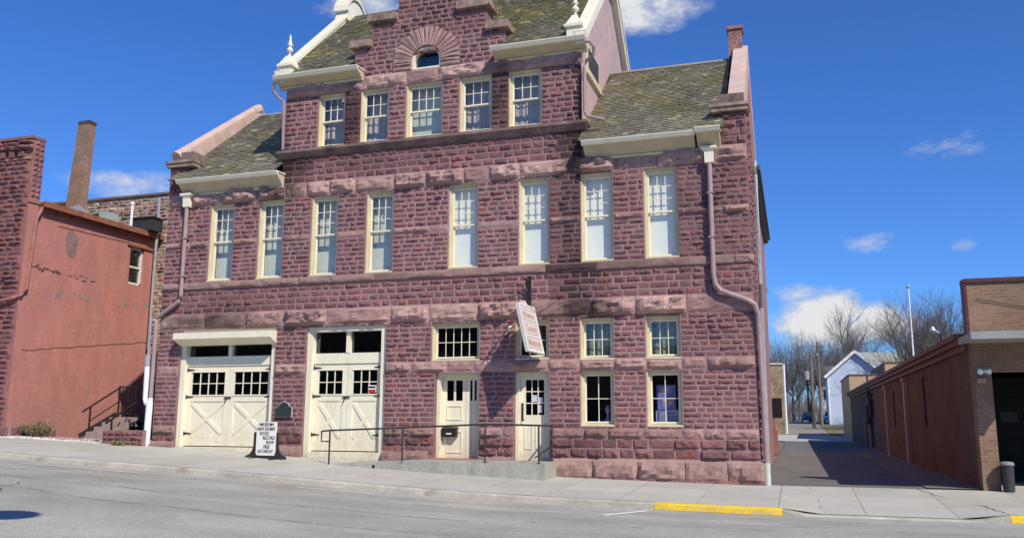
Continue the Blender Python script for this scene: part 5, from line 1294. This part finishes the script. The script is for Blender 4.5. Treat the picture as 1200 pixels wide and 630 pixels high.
# the other side of the street, seen only as reflections in the window glass
for i, (xa, xb, h, bm, lab) in enumerate(((-70, -17, 8.5, REDB, 'red brown brick shop across the street, left of the camera'), (-16.9, -3, 6.2, TANB, 'tan brick shop across the street behind the camera'), (-2.9, 14, 7.4, REDB, 'red brown brick shop across the street, right of the camera'))):
    ob = thing('brick_shop', ((xa + xb) / 2, -34, 0), lab, 'building')
    m = MB(); m.box(xa, xb, -46, -34, -.4, h); m.box(xa - .0, xb, -34.2, -33.85, h - .6, h - .3); m.box(xa, xb, -46, -33.8, h, h + .15); m.build('wall', bm, ob)
    for k in range(int((xb - xa) / 3.2)):
        for z0, z1 in ((.9, 3.), (4.2, 6.)):
            if z1 > h - .7: continue
            m = MB(); cx = xa + 1.9 + k * 3.2; m.box(cx - .8, cx + .8, -34.0, -33.95, z0, z1); f = m.build('window', CREAM_TRIM, ob)
            m = MB(); m.box(cx - .7, cx + .7, -33.949, -33.94, z0 + .1, z1 - .1); m.build('pane', M('shop_pane_%d_%d_%d' % (i, k, z0), (.03, .035, .04), rough=.15), f)

for (pa, pb, lab) in (((2.2, 80, 8.9), (3.2, 88, 10.3), 'upper left cable strung between the two utility poles'), ((3.3, 80, 8.9), (4.3, 88, 10.3), 'upper right cable strung between the two utility poles'), ((4.3, 88, 10.3), (3.4, 125, 10.6), 'long cable running from the utility poles down the far alley'), ((2.75, 80, 8.2), (-4.5, 62, 6.4), 'cable running from the utility pole to the tan building')):
    m = MB(); pts = []
    for i in range(13):
        t = i / 12; pts.append((lerp(pa[0], pb[0], t), lerp(pa[1], pb[1], t), lerp(pa[2], pb[2], t) - .35 * sin(pi * t)))
    m.tube(pts, .022, 4); tag(m.build('power_line', BLACK, None, loc=pa), lab, 'cable')

# street lamp on the far kerb: only the shadow of its head falls into the view
sl = thing('street_lamp', (-3.85, -24.5, 0), 'grey long-armed street lamp opposite, its head shadowing the road at the left edge', 'street lamp')
zb_ = HS(-3.85, -24.5)
m = MB(); m.tube([(-3.85, -24.5, zb_ - .1), (-3.85, -24.5, zb_ + 6.2)], [.1, .08], 8); m.build('pole', GALV, sl)
m = MB(); m.tube([(-3.85, -24.5, zb_ + 6.15), (-3.85, -23.8, zb_ + 6.9), (-3.85, -22., zb_ + 7.25), (-3.85, -17.9, zb_ + 7.3)], [.07, .06, .05, .045], 8); m.build('arm', GALV, sl)
m = MB(); m.lathe([(.12, zb_ + 7.40), (.26, zb_ + 7.35), (.42, zb_ + 7.22), (.44, zb_ + 7.15), (.2, zb_ + 7.1)], -3.85, -17.5, 16); m.build('lamp_head', GALV, sl)

# ------------------------------------------------------------------ bare trees
def tree_mesh(seed, h, spread, levels=5, dens=1.):
    random.seed(seed); trunk = MB(); crown = MB()
    def grow(p, d, ln, r, lv, mb):
        k = 4 if lv > 2 else 3; pts = [p]; rs = [r]; q = Vector(p); dd = Vector(d)
        for i in range(k):
            dd = (dd + Vector((U(-1, 1), U(-1, 1), U(-.35, .75))) * (.10 if lv == levels else .22)).normalized()
            q = q + dd * ln / k; pts.append(q.copy()); rs.append(r * (1 - .42 * (i + 1) / k))
        mb.tube(pts, rs, 7 if lv == levels else (5 if lv > 2 else 3), caps=False)
        if lv == 0: return
        nb_ = [0, 3, 4, 4, 5, 5, 5][lv] if dens >= 1 else [0, 2, 3, 3, 3, 4][lv]
        for j in range(nb_):
            t = U(.35, 1.) if lv < levels else U(.45, 1.)
            i = min(k - 1, int(t * k)); b = pts[i].lerp(pts[i + 1], t * k - i)
            a = U(0, 2 * pi); sp = spread * U(.6, 1.25)
            side_ = dd.orthogonal().normalized(); side_.rotate(Matrix.Rotation(a, 3, dd))
            nd = (dd + side_ * sp + Vector((0, 0, .18))).normalized()
            grow(b, nd, ln * U(.52, .78), rs[i] * U(.45, .68), lv - 1, crown)
        grow(pts[-1], dd, ln * .7, rs[-1] * .9, lv - 1, crown)
    grow(Vector((0, 0, 0)), Vector((U(-.06, .06), U(-.06, .06), 1)), h * .32, h * .0145, levels, trunk)
    # scale to the wanted height
    top = max(v[2] for v in crown.v); k = h / top
    for mm in (trunk, crown): mm.v = [(a * k, b * k, c * k) for a, b, c in mm.v]
    return trunk, crown
protos = []
for sd, h, sp in ((2, 14, .75), (5, 13, .95), (9, 12, .85)):
    t, c = tree_mesh(sd, h, sp); protos.append((t, c))
BT = None
FIRST = {}
def tree(k, x, y, s, rz, label, grp='bare trees beyond the alley'):
    z = HS(x, y) - .1
    if k not in FIRST:
        t, c = protos[k]
        o = thing('bare_tree', (0, 0, 0), label, 'tree', grp)
        t.build('trunk', BARK, o); c.build('crown', BARK, o)
        FIRST[k] = o
    else:
        o = copy_tree(FIRST[k]); o['label'] = label
    o.location = (x, y, z); o.rotation_euler = (0, 0, rz); o.scale = (s * 1.12, s * 1.12, s * 1.14)
TREES = [(0, 8.2, 112, 1.22, .4, 'tallest bare tree rising right behind the blue house'),
         (1, .6, 118, 1.0, 1.2, 'bare tree with arching limbs standing behind the tan building'),
         (1, 13.0, 72, 1.0, 2.6, 'wide bare tree behind the beige building, nearest to the flagpole'),
         (2, 17.4, 70, 1.05, .9, 'bare tree showing just left of the brick garage parapet'),
         (0, 21.5, 84, .9, 3.4, 'bare tree behind the brick garage parapet corner'),
         (2, 4.8, 140, 1.05, 4.1, 'bare tree standing behind the pale house and utility poles'),
         (2, -1.8, 150, .95, 5.2, 'small bare tree far down the left side of the alley'),
         (0, 1.6, 170, 1.0, 2.2, 'distant bare tree closing the end of the alley'),
         (1, 6.0, 165, 1.1, .1, 'distant bare tree right of the alley end, behind the parked cars'),
         (1, -4.5, 135, 1.0, 3.1, 'bare tree just above the roof of the tan building'),
         (2, 11.5, 130, 1.1, 1.9, 'bare tree showing behind the blue house roof ridge'),
         (0, 10.2, 90, .42, 1.1, 'small bare sapling in front of the blue house wall'),
         (0, 14.6, 76, .92, 5.5, 'bare tree rising between the flagpole and the roof lamp'),
         (1, 19.4, 78, 1.0, 1.6, 'spreading bare tree right of the roof lamp'),
         (2, 11.6, 80, .95, 3.9, 'bare tree just behind the taller step of the beige building'),
         (0, 16.0, 92, 1.05, 2.9, 'taller bare tree far behind the roof lamp'),
         (1, 3.2, 128, 1.05, .6, 'bare tree overhanging the parked cars at the end of the alley'),
         (0, -1.0, 132, .95, 1.4, 'bare tree leaning over the left side of the far alley'),
         (2, 8.8, 116, 1.15, 5.0, 'second bare tree rising behind the blue house ridge'),
         (1, 26., 110, 1.0, 4.4, 'bare tree behind the right end of the beige building'),]
for a in TREES: tree(*a)
# brush at the end of the view: one mass nobody could count
random.seed(55); m = MB()
for i in range(900):
    x = U(-16, 24); y = U(150, 200); z = HS(x, y); h = U(2.5, 7.); d = Vector((U(-.25, .25), U(-.2, .2), 1)); p = Vector((x, y, z))
    m.tube([p, p + d * h * .5, p + d * h + Vector((U(-.6, .6), 0, 0))], [.05, .035, .01], 3, caps=False)
    for j in range(7):
        q = p + d * h * U(.25, .9); m.tube([q, q + Vector((U(-1.1, 1.1), U(-.5, .5), U(.5, 1.6)))], [.022, .008], 3, caps=False)
tag(m.build('thicket', M('grey_brush', (.16, .125, .105), var=.3)), 'grey leafless brush massed at the end of the alley', 'brush', kind='stuff')

# ------------------------------------------------------------------ light, sky, camera
SUN_AZ, SUN_EL = radians(131.5), radians(43)      # azimuth clockwise from +Y
sd = Vector((sin(SUN_AZ) * cos(SUN_EL), cos(SUN_AZ) * cos(SUN_EL), sin(SUN_EL)))
sun = bpy.data.lights.new('sun', 'SUN'); sun.energy = 5.0; sun.angle = radians(.53); sun.color = (1., .93, .79)
so = bpy.data.objects.new('sun', sun); COL.objects.link(so); so.rotation_euler = (-sd).to_track_quat('-Z', 'Y').to_euler(); so.location = (20, -30, 40)

w = bpy.data.worlds.new('World'); scene.world = w; w.use_nodes = True; nt = w.node_tree
bgn = nt.nodes['Background']
sky = nt.nodes.new('ShaderNodeTexSky'); sky.sky_type = 'NISHITA'; sky.sun_disc = False; sky.sun_elevation = SUN_EL; sky.sun_rotation = SUN_AZ
sky.altitude = 500; sky.air_density = 1.0; sky.dust_density = .2; sky.ozone_density = 2.0
skyc = mixmul(nt, sky.outputs[0], (.44, .86, 1.58))
tc = nt.nodes.new('ShaderNodeTexCoord'); sx = nt.nodes.new('ShaderNodeSeparateXYZ'); L(nt, tc.outputs['Generated'], sx.inputs[0])
def MA(op, a, b=None, clamp=False):
    n = nt.nodes.new('ShaderNodeMath'); n.operation = op; n.use_clamp = clamp
    for i, x in enumerate((a, b)):
        if x is None: continue
        if isinstance(x, (int, float)): n.inputs[i].default_value = x
        else: L(nt, x, n.inputs[i])
    return n.outputs[0]
az = MA('ARCTAN2', sx.outputs[0], sx.outputs[1]); el = MA('ARCSINE', sx.outputs[2])
cb = nt.nodes.new('ShaderNodeCombineXYZ'); L(nt, az, cb.inputs[0]); L(nt, MA('MULTIPLY', el, 1.8), cb.inputs[1])
nf = noise_tex(nt, cb.outputs[0], 26., 10, .66); nf2 = noise_tex(nt, cb.outputs[0], 7., 4, .55)
CLOUDS = [(-.172, .462, .100, .031, 1.0), (-.50, .465, .075, .034, .75), (-.743, .243, .080, .026, .62), (.1688, .281, .066, .019, .42), (.19, .288, .035, .012, .4), (.0869, .1883, .040, .0155, .55), (.1729, .1785, .026, .011, .45),
          (.0135, .136, .036, .017, .6), (.030, .105, .046, .028, 1.5), (.050, .120, .024, .022, 1.5), (.0856, .1027, .044, .021, 1.35), (.1373, .0767, .045, .014, .6), (-.04, .085, .04, .02, .5), (.0, .235, .02, .01, .2)]
tot = None
for (a0, e0, ra, re, am) in CLOUDS:
    da = MA('DIVIDE', MA('SUBTRACT', az, a0), ra); de = MA('DIVIDE', MA('SUBTRACT', el, e0), re)
    d2 = MA('ADD', MA('MULTIPLY', da, da), MA('MULTIPLY', de, de))
    g = MA('MULTIPLY', MA('POWER', 2.718, MA('MULTIPLY', d2, -1.)), am)
    tot = g if tot is None else MA('MAXIMUM', tot, g)
dens = MA('MULTIPLY', tot, MA('ADD', MA('ADD', MA('MULTIPLY', nf, 2.3), MA('MULTIPLY', nf2, 1.2)), -.72))
mask = ramp(nt, dens, [(.32, 0.), (.60, .55), (.92, 1.)])
shade = ramp(nt, MA('ADD', MA('MULTIPLY', dens, .6), MA('MULTIPLY', nf, .35)), [(.3, (4.6, 5.3, 6.8)), (.85, (8.2, 8.3, 8.5))])
mxw = mixmul(nt, skyc, shade, mask, 'MIX')
L(nt, mxw, bgn.inputs['Color']); bgn.inputs['Strength'].default_value = .096

cam = bpy.data.cameras.new('camera'); co = bpy.data.objects.new('camera', cam); COL.objects.link(co)
cam.sensor_width = 36; cam.lens = 1013.75 / 1200 * 36; cam.clip_end = 3000; cam.clip_start = .1
yaw, pit, rol = map(radians, (17.9399, 9.8559, .1983))
f = Vector((-sin(yaw) * cos(pit), cos(yaw) * cos(pit), sin(pit))); rt = Vector((cos(yaw), sin(yaw), 0)); up = rt.cross(f)
r2 = cos(rol) * rt + sin(rol) * up; u2 = -sin(rol) * rt + cos(rol) * up
co.matrix_world = Matrix(((r2.x, u2.x, -f.x, .8404), (r2.y, u2.y, -f.y, -22.), (r2.z, u2.z, -f.z, 1.5202), (0, 0, 0, 1)))
scene.camera = co
scene.render.engine = 'CYCLES'
scene.view_settings.view_transform = 'Standard'; scene.view_settings.look = 'None'; scene.view_settings.exposure = 0; scene.view_settings.gamma = 1
scene.cycles.max_bounces = 8; scene.cycles.transparent_max_bounces = 12
scene.render.resolution_x = 1024; scene.render.resolution_y = 537
